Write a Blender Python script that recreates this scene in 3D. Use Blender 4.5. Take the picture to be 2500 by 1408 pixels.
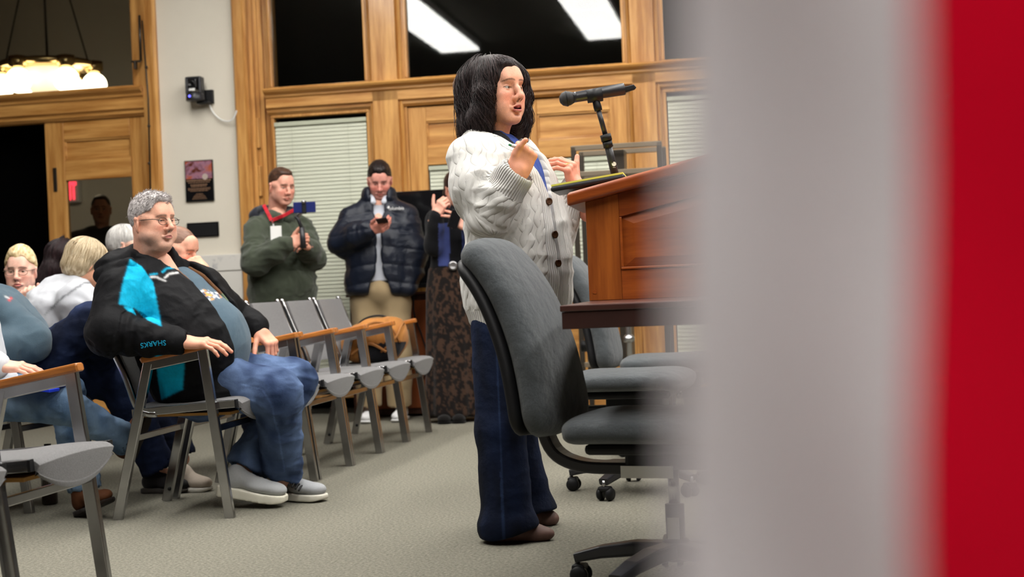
import bpy, bmesh, math, random
import numpy as np
from mathutils import Matrix, Vector
random.seed(7); RNG = np.random.default_rng(7)
for o in list(bpy.data.objects): bpy.data.objects.remove(o)
SC = bpy.context.scene; COL = SC.collection
PI = math.pi
def rad(d): return math.radians(d)

# ------------------------------------------------------------------ camera (50 mm, low, rolled 2.5 degrees)
FPX, CAMH = 3472.0, 0.87
RS, RC = math.sin(rad(2.5)), math.cos(rad(2.5))
cam = bpy.data.cameras.new('camera'); camo = bpy.data.objects.new('camera', cam); COL.objects.link(camo)
cam.sensor_width = 36.0; cam.lens = 50.0; cam.clip_start = 0.02
pit = -6 / FPX
camo.matrix_world = (Matrix.Translation((0, 0, CAMH))
    @ Matrix(((1, 0, 0, 0), (0, math.cos(pit), -math.sin(pit), 0), (0, math.sin(pit), math.cos(pit), 0), (0, 0, 0, 1)))
    @ Matrix(((RC, RS, 0, 0), (0, 0, -1, 0), (-RS, RC, 0, 0), (0, 0, 0, 1))))
cam.dof.use_dof = True; cam.dof.focus_distance = 4.95; cam.dof.aperture_fstop = 3.5
SC.camera = camo
# ------------------------------------------------------------------ world, exposure
wd = bpy.data.worlds.new('world'); SC.world = wd; wd.use_nodes = True
wd.node_tree.nodes['Background'].inputs[0].default_value = (.8, .85, 1, 1)
wd.node_tree.nodes['Background'].inputs[1].default_value = 0.0
SC.view_settings.view_transform = 'Standard'; SC.view_settings.look = 'None'
SC.view_settings.gamma = 1.0; SC.view_settings.use_curve_mapping = False
SC.view_settings.exposure = 0.1
LIGHT_STRENGTH = 17.5          # fluorescent ceiling panels, built with the ceiling below

# ------------------------------------------------------------------ picture point + distance -> place in the room
def ray(px, py):
    dx, dy = px - 1250, 704 - py
    return (dx*RC + dy*RS)/FPX, (-dx*RS + dy*RC - 6)/FPX
def W(px, py, D):
    a, b = ray(px, py); return np.array([a*D, D, CAMH + b*D])
# room frame: u to the right along the back wall, v through it, z up
TH = rad(10.0); ORG = Vector((-.43, 10.06, 0))
ROOM = Matrix.Translation(ORG) @ Matrix.Rotation(-TH, 4, 'Z')
def RW(u, v, z): return np.array(ROOM @ Vector((u, v, z)))

# ------------------------------------------------------------------ scene objects
def tag(o, label, cat, group=None, kind=None):
    if label: o['label'] = label
    if cat: o['category'] = cat
    if group: o['group'] = group
    if kind: o['kind'] = kind
    return o
def thing(name, label, cat, loc=(0, 0, 0), rotz=0.0, group=None, M=None):
    o = bpy.data.objects.new(name, None); COL.objects.link(o); o.empty_display_size = .05
    o.matrix_world = M if M is not None else Matrix.Translation(Vector(loc)) @ Matrix.Rotation(rotz, 4, 'Z')
    return tag(o, label, cat, group)
def link(name, me, parent=None, M=None):
    o = bpy.data.objects.new(name, me); COL.objects.link(o)
    if parent is not None: o.parent = parent
    if M is not None: o.matrix_basis = M
    return o
def mesh(name, V, F, m, parent=None, smooth=False, M=None, col=None, attrs=None, matidx=None):
    me = bpy.data.meshes.new(name)
    V = np.asarray(V, dtype=np.float32)
    if isinstance(F, np.ndarray):
        k = F.shape[1]; n = len(F)
        me.vertices.add(len(V)); me.vertices.foreach_set('co', V.ravel())
        me.loops.add(n*k); me.loops.foreach_set('vertex_index', F.astype(np.int32).ravel())
        me.polygons.add(n); me.polygons.foreach_set('loop_start', np.arange(0, n*k, k, dtype=np.int32))
        me.update(calc_edges=True)
    else:
        me.from_pydata(V.tolist(), [], F); me.update()
    if smooth: me.polygons.foreach_set('use_smooth', np.ones(len(me.polygons), dtype=bool))
    for mm in (m if isinstance(m, (list, tuple)) else [m]): me.materials.append(mm)
    if matidx is not None: me.polygons.foreach_set('material_index', np.asarray(matidx, dtype=np.int32))
    if col is not None:
        a = me.color_attributes.new('col', 'FLOAT_COLOR', 'POINT')
        c = np.ones((len(V), 4), np.float32); c[:, :3] = col; a.data.foreach_set('color', c.ravel())
    if attrs:
        for k, v in attrs.items():
            a = me.attributes.new(k, 'FLOAT_VECTOR', 'POINT'); a.data.foreach_set('vector', np.asarray(v, np.float32).ravel())
    me.validate()
    return link(name, me, parent, M)
def bevel(o, w=.004, seg=2):
    b = o.modifiers.new('bevel', 'BEVEL'); b.width = w; b.segments = seg; b.limit_method = 'ANGLE'; b.angle_limit = rad(40)
    return o
class MB:
    """collects simple solids into one mesh"""
    def __init__(s): s.v = []; s.f = []
    def add(s, V, F):
        k = len(s.v); s.v += [tuple(map(float, p)) for p in V]; s.f += [tuple(i + k for i in f) for f in F]; return s
    def box(s, x0, x1, y0, y1, z0, z1, M=None):
        V = [(x, y, z) for z in (z0, z1) for y in (y0, y1) for x in (x0, x1)]
        if M is not None: V = [M @ Vector(p) for p in V]
        return s.add(V, [(0, 2, 3, 1), (4, 5, 7, 6), (0, 1, 5, 4), (2, 6, 7, 3), (0, 4, 6, 2), (1, 3, 7, 5)])
    def prism(s, P, ax, a, b):
        """P: outline in the two other axes, extruded along ax from a to b"""
        n = len(P)
        def mk(p, t): return {'x': (t, p[0], p[1]), 'y': (p[0], t, p[1]), 'z': (p[0], p[1], t)}[ax]
        return s.add([mk(p, a) for p in P] + [mk(p, b) for p in P],
                     [tuple(range(n)), tuple(range(2*n - 1, n - 1, -1))] + [(i, i + n, (i + 1) % n + n, (i + 1) % n) for i in range(n)])
    def tube(s, pts, r, n=10, closed=False, sect=None, up=(0, 0, 1)):
        """tube of radius r (number or list); sect = list of (a,b) outline multipliers for other sections"""
        P = [np.array(p, float) for p in pts]; m = len(P)
        rr = r if isinstance(r, (list, tuple, np.ndarray)) else [r]*m
        S = sect or [(math.cos(2*PI*i/n), math.sin(2*PI*i/n)) for i in range(n)]
        n = len(S); V = []; prev = None
        for i in range(m):
            a = P[(i - 1) % m] if (closed or i) else P[0]; b = P[(i + 1) % m] if (closed or i < m - 1) else P[-1]
            t = b - a; t = t/(np.linalg.norm(t) + 1e-12)
            u = np.array(up, float) if prev is None else prev
            u = u - t*np.dot(u, t)
            if np.linalg.norm(u) < 1e-4: u = np.array((1., .01, 0)); u = u - t*np.dot(u, t)
            u /= np.linalg.norm(u); prev = u; w = np.cross(t, u)
            V += [P[i] + rr[i]*(u*q[0] + w*q[1]) for q in S]
        F = []
        for i in range(m if closed else m - 1):
            for j in range(n):
                F.append((i*n + j, i*n + (j + 1) % n, ((i + 1) % m)*n + (j + 1) % n, ((i + 1) % m)*n + j))
        if not closed: F += [tuple(range(n))[::-1], tuple(range((m - 1)*n, m*n))]
        return s.add(V, F)
    def lathe(s, prof, n=20, M=None):
        """prof: list of (r,z) round the z axis"""
        V = []; m = len(prof)
        for r, z in prof: V += [(r*math.cos(2*PI*j/n), r*math.sin(2*PI*j/n), z) for j in range(n)]
        if M is not None: V = [M @ Vector(p) for p in V]
        F = [(i*n + j, i*n + (j + 1) % n, (i + 1)*n + (j + 1) % n, (i + 1)*n + j) for i in range(m - 1) for j in range(n)]
        F += [tuple(range(n))[::-1], tuple(range((m - 1)*n, m*n))]
        return s.add(V, F)
    def ball(s, c, r, n=14, m=9):
        r = (r, r, r) if not isinstance(r, (tuple, list)) else r
        V = [(c[0], c[1], c[2] + r[2])]; F = []
        for i in range(1, m):
            a = PI*i/m
            V += [(c[0] + r[0]*math.sin(a)*math.cos(2*PI*j/n), c[1] + r[1]*math.sin(a)*math.sin(2*PI*j/n), c[2] + r[2]*math.cos(a)) for j in range(n)]
        V.append((c[0], c[1], c[2] - r[2])); L = len(V) - 1
        for j in range(n):
            F.append((0, 1 + j, 1 + (j + 1) % n)); F.append((L, L - n + (j + 1) % n, L - n + j))
            for i in range(m - 2): F.append((1 + i*n + j, 1 + (i + 1)*n + j, 1 + (i + 1)*n + (j + 1) % n, 1 + i*n + (j + 1) % n))
        return s.add(V, F)
    def build(s, name, m, parent=None, smooth=False, M=None, bev=None):
        o = mesh(name, s.v, s.f, m, parent, smooth, M)
        if bev: bevel(o, bev)
        return o
def rect(w, h, r=.3):
    """rounded rectangle section for MB.tube (half sizes w,h relative to r=1)"""
    c = min(w, h)*r; P = []
    for sx, sy, a0 in ((1, 1, 0), (-1, 1, 90), (-1, -1, 180), (1, -1, 270)):
        for a in (0, 45, 90):
            t = rad(a0 + a); P.append((sx*(w - c) + c*math.cos(t), sy*(h - c) + c*math.sin(t)))
    return P
def copy_tree(o, parent=None):
    c = o.copy(); COL.objects.link(c); c.parent = parent
    for ch in [x for x in bpy.data.objects if x.parent == o]: copy_tree(ch, c)
    return c
def arc(fn, n): return [fn(i/(n - 1)) for i in range(n)]
def spl(pts, n=24):
    """smooth curve through points"""
    P = np.array(pts, float); m = len(P)
    t = np.linspace(0, m - 1, n); out = []
    for q in t:
        i = min(int(q), m - 2); f = q - i
        p0 = P[max(i - 1, 0)]; p1 = P[i]; p2 = P[i + 1]; p3 = P[min(i + 2, m - 1)]
        out.append(.5*((2*p1) + (p2 - p0)*f + (2*p0 - 5*p1 + 4*p2 - p3)*f*f + (3*p1 - p0 - 3*p2 + p3)*f**3))
    return np.array(out)

# ------------------------------------------------------------------ materials
MATS = {}
def srgb(r, g, b):
    return tuple(((c/255)/12.92 if c/255 <= .04045 else ((c/255 + .055)/1.055)**2.4) for c in (r, g, b))
def pm(name, col=(.5, .5, .5), rough=.6, metal=0.0, spec=.5, coat=0.0, var=None, bump=None, attr=False, emit=None,
       sheen=0.0, trans=0.0, ior=1.45, col2=None, ramp=(.36, .66), stretch=(1, 1, 1), sss=0.0, alpha=1.0, fine=None):
    """principled node material. var=(scale,amount) colour variation; bump=(scale,height); col2 = second tone; fine=(scale,height) second relief"""
    if name in MATS: return MATS[name]
    m = bpy.data.materials.new(name); m.use_nodes = True; N = m.node_tree.nodes; L = m.node_tree.links
    P = N['Principled BSDF']
    P.inputs['Roughness'].default_value = rough; P.inputs['Metallic'].default_value = metal
    P.inputs['Specular IOR Level'].default_value = spec; P.inputs['Coat Weight'].default_value = coat; P.inputs['Coat Roughness'].default_value = .12
    P.inputs['Sheen Weight'].default_value = sheen; P.inputs['Transmission Weight'].default_value = trans; P.inputs['IOR'].default_value = ior
    P.inputs['Subsurface Weight'].default_value = sss; P.inputs['Alpha'].default_value = alpha
    if sss: P.inputs['Subsurface Radius'].default_value = (.012, .004, .002); P.inputs['Subsurface Scale'].default_value = 1.0
    tc = N.new('ShaderNodeTexCoord'); mp = N.new('ShaderNodeMapping'); mp.inputs['Scale'].default_value = stretch
    L.new(tc.outputs['Object'], mp.inputs['Vector'])
    src = None
    if attr:
        a = N.new('ShaderNodeAttribute'); a.attribute_name = 'col'; src = a.outputs['Color']
    if var or col2:
        n = N.new('ShaderNodeTexNoise'); n.inputs['Scale'].default_value = (var or (8, .2))[0]; n.inputs['Detail'].default_value = 6; n.inputs['Roughness'].default_value = .62
        L.new(mp.outputs[0], n.inputs['Vector'])
        if col2:
            r = N.new('ShaderNodeValToRGB'); r.color_ramp.elements[0].position = ramp[0]; r.color_ramp.elements[1].position = ramp[1]
            r.color_ramp.elements[0].color = (*col2, 1); r.color_ramp.elements[1].color = (*col, 1)
            L.new(n.outputs['Fac'], r.inputs[0]); src = r.outputs[0]
        else:
            mr = N.new('ShaderNodeMapRange'); mr.inputs[1].default_value = .3; mr.inputs[2].default_value = .7
            mr.inputs[3].default_value = 1 - var[1]; mr.inputs[4].default_value = 1 + var[1]
            L.new(n.outputs['Fac'], mr.inputs[0])
            mx = N.new('ShaderNodeMix'); mx.data_type = 'RGBA'; mx.blend_type = 'MULTIPLY'; mx.inputs[0].default_value = 1
            if src: L.new(src, mx.inputs[6])
            else: mx.inputs[6].default_value = (*col, 1)
            L.new(mr.outputs[0], mx.inputs[7]); src = mx.outputs[2]
    if src: L.new(src, P.inputs['Base Color'])
    else: P.inputs['Base Color'].default_value = (*col, 1)
    prev = None
    for bp in (bump, fine):
        if not bp: continue
        n = N.new('ShaderNodeTexNoise'); n.inputs['Scale'].default_value = bp[0]; n.inputs['Detail'].default_value = 4
        L.new(mp.outputs[0], n.inputs['Vector'])
        b = N.new('ShaderNodeBump'); b.inputs['Strength'].default_value = 1.0; b.inputs['Distance'].default_value = bp[1]
        L.new(n.outputs['Fac'], b.inputs['Height'])
        if prev: L.new(prev.outputs[0], b.inputs['Normal'])
        prev = b
    if prev: L.new(prev.outputs[0], P.inputs['Normal'])
    if emit:
        P.inputs['Emission Color'].default_value = (*emit[0], 1); P.inputs['Emission Strength'].default_value = emit[1]
    MATS[name] = m; return m
OAK_A, OAK_B = srgb(210, 158, 90), srgb(160, 106, 48)
pm('oak_up', OAK_A, .38, col2=OAK_B, var=(3.2, .2), stretch=(7, 7, .5), bump=(14, .0006), coat=.25)
pm('oak_across', OAK_A, .38, col2=OAK_B, var=(3.2, .2), stretch=(.5, 7, 7), bump=(14, .0006), coat=.25)
pm('oak_deep', srgb(172, 112, 50), .4, col2=srgb(120, 70, 26), var=(3, .2), stretch=(6, 6, .5), coat=.2)
pm('dark_oak', srgb(60, 30, 16), .5, var=(4, .3), stretch=(6, 6, .6))
pm('cherry_up', srgb(172, 94, 34), .35, col2=srgb(126, 58, 16), var=(2.6, .2), stretch=(9, 9, .7), coat=.15)
pm('cherry_across', srgb(176, 90, 32), .35, col2=srgb(130, 58, 18), var=(2.6, .2), stretch=(.7, 9, 9), coat=.15)
pm('arm_wood', srgb(188, 116, 48), .35, col2=srgb(146, 82, 28), var=(4, .2), stretch=(1, 9, 9), coat=.3)
pm('plaster', srgb(214, 207, 192), .8, var=(2, .03), bump=(90, .0006))
pm('panelling', srgb(88, 62, 42), .6, var=(3, .2), stretch=(6, 6, .6))
pm('ceiling_white', srgb(150, 146, 138), .9, var=(3, .05))
pm('carpet', srgb(129, 126, 114), .95, var=(95, .42), bump=(160, .004), fine=(600, .002), spec=.1)
pm('marble', srgb(212, 209, 203), .3, col2=srgb(140, 142, 150), var=(5, .2), ramp=(.30, .41))
def thin_glass(name):
    m = bpy.data.materials.new(name); m.use_nodes = True; N = m.node_tree.nodes; L = m.node_tree.links; N.remove(N['Principled BSDF'])
    t = N.new('ShaderNodeBsdfTransparent'); t.inputs[0].default_value = (.9, .91, .9, 1); g = N.new('ShaderNodeBsdfGlossy'); g.inputs['Roughness'].default_value = .02
    f = N.new('ShaderNodeFresnel'); f.inputs[0].default_value = 1.5; x = N.new('ShaderNodeMixShader')
    L.new(f.outputs[0], x.inputs[0]); L.new(t.outputs[0], x.inputs[1]); L.new(g.outputs[0], x.inputs[2]); L.new(x.outputs[0], N['Material Output'].inputs[0]); MATS[name] = m
thin_glass('glass')
pm('chrome', (.42, .42, .43), .2, 1.0, var=(9, .12))
pm('steel', (.45, .45, .46), .3, 1.0)
pm('brass', (.75, .52, .22), .25, 1.0)
pm('bronze', (.06, .05, .04), .4, .8)
pm('black_plastic', (.008, .008, .009), .5, spec=.3)
pm('void_black', (.002, .002, .002), 1.0, spec=0.0)
pm('black_gloss', (.006, .006, .007), .12)
pm('black_satin', (.02, .02, .024), .35)
pm('chair_fabric', srgb(112, 111, 112), .95, var=(220, .22), bump=(500, .0016), sheen=.2, spec=.1)
pm('plywood', srgb(170, 124, 60), .6, var=(6, .2), stretch=(1, 6, 6))
pm('task_fabric', srgb(74, 78, 81), .95, var=(420, .25), bump=(700, .0015), fine=(16, .012), sheen=.25, spec=.1)
pm('blind_green', srgb(196, 199, 180), .45)
pm('blind_rail', srgb(176, 180, 160), .5)
pm('table_top', srgb(74, 45, 40), .3, var=(5, .1), stretch=(1, 8, 8), coat=.3)
pm('table_edge', srgb(58, 32, 28), .45, var=(6, .15))
pm('white_plastic', (.75, .75, .73), .4)
pm('grey_metal', srgb(120, 108, 92), .45, .6)
# ================================================================== the setting
M_ = MATS
def struct(name, mb, m, bev=None, parent=None, label=None):
    o = mb.build(name, M_[m], parent, M=None if parent else ROOM, bev=bev)
    if parent is None: o['kind'] = 'structure'
    if label: o['label'] = label
    return o
CEIL = 3.9
fl = struct('floor', MB().box(-7.5, 9.5, -15, 6, -.1, 0), 'carpet', label='greenish beige looped carpet covering the whole room')
struct('ceiling', MB().box(-7.5, 9.5, -15, .3, CEIL, CEIL + .12), 'ceiling_white', label='plain pale ceiling with rows of fluorescent panels')
struct('wall_left', MB().box(-7.7, -7.5, -15, 6, 0, CEIL), 'panelling')
struct('wall_right', MB().box(9.5, 9.7, -15, 6, 0, CEIL), 'panelling')
struct('wall_front', MB().box(-7.7, 9.7, -15.2, -15, 0, CEIL), 'panelling')
wb = MB().box(-2.12, -1.53, 0, .32, 0, CEIL).box(-7.5, -5.2, 0, .32, 0, CEIL).box(-5.2, -2.12, .02, .3, 3.72, CEIL).box(-1.53, 9.5, .02, .3, 3.72, CEIL).box(5.0, 9.5, 0, .3, 0, 3.72)
struct('wall_back', wb, 'plaster', label='cream plaster pier between the two oak screens')
ms = struct('trim_marble', MB().box(-2.125, -1.535, -.03, .0, 0, .02), 'marble', label='grey veined marble wainscot at the foot of the pier')
for z0, z1 in ((.02, .56), (.565, 1.066), (1.072, 1.19)):
    struct('marble_slab', MB().box(-2.125, -1.535, -.034, 0, z0, z1), 'marble', .003, ms)
# corridor behind the screens
struct('wall_corridor', MB().box(-7.5, 9.5, 5.0, 5.2, 0, 4.6).box(-2.05, -1.95, .32, 5, 0, 4.6).box(9.3, 9.5, .3, 5, 0, 4.6).box(-7.5, 9.5, .1, .3, 3.9, 4.6),
       'plaster', label='pale hallway wall seen through the door glass')
pm('hall_ceiling', srgb(120, 96, 74), .9)
struct('ceiling_hall', MB().box(-7.5, 9.5, .3, 5, 4.5, 4.6).box(-7.5, 9.5, 1.2, 1.45, 4.25, 4.5).box(-7.5, 9.5, 3.6, 3.9, 4.25, 4.5), 'hall_ceiling')
struct('doorway_dark_sheet', MB().box(-5.2, -3.2, .45, .5, 0, 2.32).box(-5.2, -3.2, .3, .5, 2.3, 2.34), 'void_black', label='black sheet standing for the darkness in the open doorway')  # black sheet added so that the open doorway looks dark
struct('pane_dark_sheet', MB().box(-1.95, 9.3, .62, .66, 0, 3.75), 'void_black', label='black sheet standing for the darkness behind the upper panes')  # pure black stands in for the unlit space behind the glass

# ---- mouldings: horizontal bar with stepped profile, vertical post with beaded edges
def rail(mb, u0, u1, z0, z1, v=-.0):
    h = z1 - z0
    P = [(v + .10, z0), (v + .02, z0), (v - .005, z0 + .10*h), (v - .005, z0 + .2*h), (v - .03, z0 + .26*h), (v - .03, z0 + .62*h), (v - .045, z0 + .68*h), (v - .045, z0 + .76*h), (v - .085, z0 + .86*h), (v - .095, z0 + .93*h), (v - .085, z1), (v + .10, z1)]
    return mb.prism([(a, b) for a, b in P], 'x', u0, u1)
def post(mb, u0, u1, z0, z1, v=0.0, beads=True):
    w = u1 - u0
    P = [(u0, v + .12), (u0, v + .03), (u0 + .02, v + .03), (u0 + .02, v + .005), (u0 + .032, v - .012), (u0 + .05, v + .0), (u0 + .05, v - .03),
         (u1 - .05, v - .03), (u1 - .05, v + .0), (u1 - .032, v - .012), (u1 - .02, v + .005), (u1 - .02, v + .03), (u1, v + .03), (u1, v + .12)]
    return mb.prism(P, 'z', z0, z1)
# ---- right hand screen
t = struct('trim_1', MB().prism([(-1.53, .05), (-1.53, -.04), (-1.515, -.055), (-1.45, -.055), (-1.44, -.03), (-1.425, -.03), (-1.425, .02), (-1.40, .02), (-1.40, .05), (-1.375, .05), (-1.375, .07), (-1.345, .07), (-1.345, .10), (-1.31, .10), (-1.28, .13), (-1.28, .2), (-1.53, .2)], 'z', 0, 3.72), 'oak_up', label='stepped oak casing at the edge of the tall screen')
for z in (.5, 1.1, 1.6, 1.95):   # small panel blocks up the reveal
    struct('casing_block', MB().box(-1.398, -1.378, .015, .05, z, z + .22), 'oak_up', .004, t)
struct('trim_2', post(MB(), -.555, -.27, 0, 3.72), 'oak_up', label='oak post between blind window and double door')
struct('trim_3', post(MB(), 1.295, 1.555, 0, 3.72), 'oak_up', label='oak post to the right of the double door')
struct('trim_4', post(MB(), 3.15, 3.4, 0, 3.72), 'oak_up')
struct('trim_5', rail(MB(), -1.30, 3.2, 2.18, 2.36), 'oak_across', label='moulded oak transom rail across the screen')
def mitre_frame(name, u0, u1, z0, z1, w=.045, lab=None):
    mb = MB()
    for a, b, c, d in ((u0, u1, z1 - w, z1), (u0, u1, z0, z0 + w)): mb.box(a, b, .02, .09, c, d)
    for a, b in ((u0, u0 + w), (u1 - w, u1)): mb.box(a, b, .022, .088, z0 + w, z1 - w)
    return struct(name, mb, 'oak_up', .006, label=lab)
def pane(parent, u0, u1, z0, z1, v=.06):
    o = MB().box(u0, u1, v, v + .006, z0, z1).build('pane', M_['glass'], parent); return o
def window(name, u0, u1, z0, z1, lab):
    o = mitre_frame(name, u0, u1, z0, z1, .022, lab); pane(o, u0 + .02, u1 - .02, z0 + .02, z1 - .02); return o
window('window_1', -1.285, -.55, 2.36, 3.72, 'tall dark upper pane beside the oak casing')
window('window_2', -.275, 1.30, 2.36, 3.72, 'wide dark upper pane reflecting a strip light')
window('window_3', 1.55, 3.16, 2.36, 3.72, 'dark upper pane at the right, partly behind the flag')
window('window_4', -1.285, -.55, .12, 2.18, 'window with closed green blind left of the double door')
window('window_5', 1.55, 3.16, .12, 2.18, 'window with closed green blind right of the double door')
# ---- blinds: every slat its own piece
slat_me = {}
def blind(u0, u1, z0, z1, v, lab):
    th = thing('window_blind', lab, 'blind', M=ROOM @ Matrix.Translation((u0, v, z0)), group='closed green slat blinds')
    w = u1 - u0; h = z1 - z0
    MB().box(0, w, -.018, .016, h - .03, h).build('head_rail', M_['blind_rail'], th, bev=.003)
    MB().box(0, w, -.012, .012, 0, .018).build('bottom_rail', M_['blind_rail'], th, bev=.003)
    key = round(w, 3)
    pts = []
    for i in range(6):
        a = -1 + 2*i/5; pts.append((-.0048*a - .0026*(1 - a*a), .016*-a))
    prev = None; zz = h - .044; n = 0
    if key not in slat_me:
        P = pts + [(p[0] + .0008, p[1]) for p in pts[::-1]]
        q = MB().prism(P, 'x', .004, w - .004).build('slat', M_['blind_green'], th); slat_me[key] = q.data
        bpy.data.objects.remove(q)
    while zz > .03:
        link('slat', slat_me[key], th, Matrix.Translation((0, 0, zz))); zz -= .0275; n += 1
    for f in (.19, .80):
        MB().box(w*f - .0012, w*f + .0012, -.0145, -.0135, .01, h - .02).build('ladder_cord', M_['blind_rail'], th)
    return th
blind(-1.262, -.573, .3, 2.125, .035, 'tall green slat blind behind the man in the green hoodie')
# ---- double door with panels, in the right hand screen
def leaf(name, u0, u1, z1, lab, zp, zg, zl, st=.13, rt=None, v=.04, dark=False, blinds=None):
    """door leaf: stiles, rails, raised panels, glass; zp=(panel bottom, top), zg=(glass bottom, top), zl=(lower panel bottom, top)"""
    rt = rt or st
    d = struct(name, MB().box(u0, u0 + .02, v - .0, v + .045, .01, z1), 'oak_up', label=lab)
    struct('stile', MB().box(u0 + .0005, u0 + st, v - .005, v + .05, .01, z1), 'oak_up', .004, d)
    struct('stile', MB().box(u1 - rt, u1, v - .005, v + .05, .01, z1), 'oak_up', .004, d)
    zs = sorted([z1, *zp, *zg, *zl, .01])
    for a, b in ((zp[1], z1), (zg[1], zp[0]), (zl[1], zg[0]), (.01, zl[0])):
        struct('door_rail', MB().box(u0 + st, u1 - rt, v - .003, v + .048, a, b), 'oak_across', .004, d)
    for a, b in (zp, zl):
        x0, x1 = u0 + st, u1 - rt
        mb = MB().box(x0, x1, v + .022, v + .035, a, b)
        struct('door_panel', mb, 'oak_across', None, d)
        struct('panel_bead', MB().box(x0, x1, v + .006, v + .02, b - .012, b).box(x0, x1, v + .006, v + .02, a, a + .012).box(x0, x0 + .012, v + .006, v + .02, a + .012, b - .012).box(x1 - .012, x1, v + .006, v + .02, a + .012, b - .012), 'oak_across', .003, d)
    g = MB().box(u0 + st, u1 - rt, v + .02, v + .026, zg[0], zg[1]).build('pane', M_['glass'], d)
    return d
leaf('door_1', -.268, .52, 2.17, 'left leaf of the oak double door, behind the speaker', (1.885, 2.065), (.80, 1.755), (.15, .66))
leaf('door_2', .525, 1.293, 2.17, 'right leaf of the oak double door, behind the microphone', (1.885, 2.065), (.80, 1.755), (.15, .66), st=.135, rt=.12)
blind(-.13, .385, .82, 1.745, .04, 'green blind in the glass of the left oak door leaf')
blind(.665, 1.17, .82, 1.745, .04, 'green blind in the glass of the right oak door leaf')
blind(1.575, 3.135, .3, 2.125, .035, 'green slat blind at the right, cut off by the flag')
# ---- left hand door screen
struct('trim_6', MB().prism([(-2.235, .1), (-2.235, -.03), (-2.205, -.03), (-2.2, -.05), (-2.135, -.05), (-2.12, -.03), (-2.12, .1)], 'z', 0, 3.72), 'oak_up', label='oak casing on the right of the hallway door')
struct('trim_7', MB().prism([(-2.315, .12), (-2.315, .0), (-2.235, .0), (-2.235, .12)], 'z', 2.44, 3.72), 'oak_up')
struct('trim_8', rail(MB(), -5.1, -2.235, 2.24, 2.45, .0), 'oak_across', label='moulded oak rail over the hallway door')
struct('trim_9', MB().box(-5.2, -5.1, -.04, .1, 0, 3.72), 'oak_up')
window('window_6', -5.1, -2.315, 2.45, 3.72, 'transom pane with the globe chandelier behind it')
leaf('door_3', -3.06, -2.245, 2.24, 'oak hallway door leaf with a glass light and lock edge', (1.95, 2.10), (.85, 1.80), (.15, .72), st=.15, rt=.14)
d3 = bpy.data.objects['door_3']
MB().box(-3.005, -2.975, .028, .036, 1.72, 1.90).build('lock_plate', M_['bronze'], d3, bev=.003)
MB().tube([(-2.248, .03, 1.98), (-2.248, .03, 2.12)], .009, 10).ball((-2.248, .03, 2.13), .011).ball((-2.248, .03, 1.97), .011).build('hinge', M_['bronze'], d3, True)
# transom operator rod
op = thing('transom_operator', 'long dark metal transom rod fixed to the oak door casing', 'window hardware', M=ROOM @ Matrix.Translation((-2.2, -.06, 1.6)))
MB().tube([(0.005, -.01, 0), (0.02, -.01, .75), (.0, -.01, 1.32)], .006, 8).build('rod', M_['bronze'], op, True)
MB().tube([(-.028, .0, 1.03), (-.02, -.012, 1.36)], .009, 8).build('lift_arm', M_['bronze'], op, True)
MB().box(-.10, -.03, -.015, .01, 1.02, 1.035).box(-.075, -.06, -.03, .01, .97, 1.03).build('bracket', M_['bronze'], op, bev=.003)
for z in (.0, .28, .55, .98): MB().ball((.006 + .01*(z > .3), -.01, z), .012, 10, 7).build('guide', M_['bronze'], op, True)

# ---- ceiling lights: rows of fluorescent panels running away from the back wall
pm('lens', (.85, .85, .85), .5, emit=((1.0, .975, .93), LIGHT_STRENGTH))
def row(u, v0, n, group, labf):
    for i in range(n):
        v = v0 + .98*i
        th = thing('ceiling_light', labf, 'ceiling light', M=ROOM @ Matrix.Translation((u, v, CEIL - .09)), group=group)
        if i == 0 or True:
            MB().box(-.26, .26, 0, .965, .02, .09).build('housing', M_['white_plastic'], th)
            MB().box(-.235, .235, .02, .945, -.012, .0195).build('diffuser', M_['lens'], th)
row(-1.4, -7.35, 6, 'fluorescent panels in the row over the audience', 'white fluorescent ceiling panel in the row over the audience')
row(.45, -7.2, 6, 'fluorescent panels in the middle row', 'white fluorescent ceiling panel in the middle row')
row(2.3, -8.78, 8, 'fluorescent panels in the right row', 'white fluorescent ceiling panel in the right row')
row(4.3, -8.78, 8, 'fluorescent panels in the far right row', 'white fluorescent ceiling panel in the far right row')
# ---- hallway chandelier and exit sign
pm('globe', (.9, .85, .75), .4, emit=((1.0, .86, .62), 6.0)); pm('bowl_glass', (.9, .82, .66), .4, emit=((1.0, .8, .5), 1.2))
cu, cv, cz = -4.36, 2.6, 3.0
ch = thing('chandelier', 'brass hallway chandelier with glowing round globes behind the transom', 'chandelier', M=ROOM @ Matrix.Translation((cu, cv, cz)))
MB().lathe([(.30, .10), (.43, .10), (.44, .13), (.43, .155), (.30, .155)], 32).build('ring', M_['brass'], ch, True)
for k in range(6):
    a = 2*PI*k/6 + .35; x, y = .42*math.cos(a), .42*math.sin(a)
    s_ = MB().lathe([(.03, .05), (.085, .10), (.085, .18), (.04, .19)], 14, Matrix.Translation((x, y, -.02))).build('fitter', M_['brass'], ch, True)
    MB().ball((x, y, -.06), .115, 18, 12).build('globe', M_['globe'], ch, True)
MB().lathe([(.02, -.16), (.15, -.12), (.22, -.02), (.24, .09), (.2, .10)], 24).build('bowl', M_['bowl_glass'], ch, True)
for k in range(4):
    a = PI/2*k + .5; MB().tube([(.38*math.cos(a), .38*math.sin(a), .12), (.06*math.cos(a), .06*math.sin(a), 1.45)], .008, 6).build('chain', M_['bronze'], ch, True)
ex = thing('exit_sign', 'small red glowing exit sign on the hallway wall', 'exit sign', M=ROOM @ Matrix.Translation((-5.40, 4.95, 2.13)))
MB().box(-.13, .13, -.04, .04, -.12, .12).build('sign_box', M_['white_plastic'], ex, bev=.006)
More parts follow.
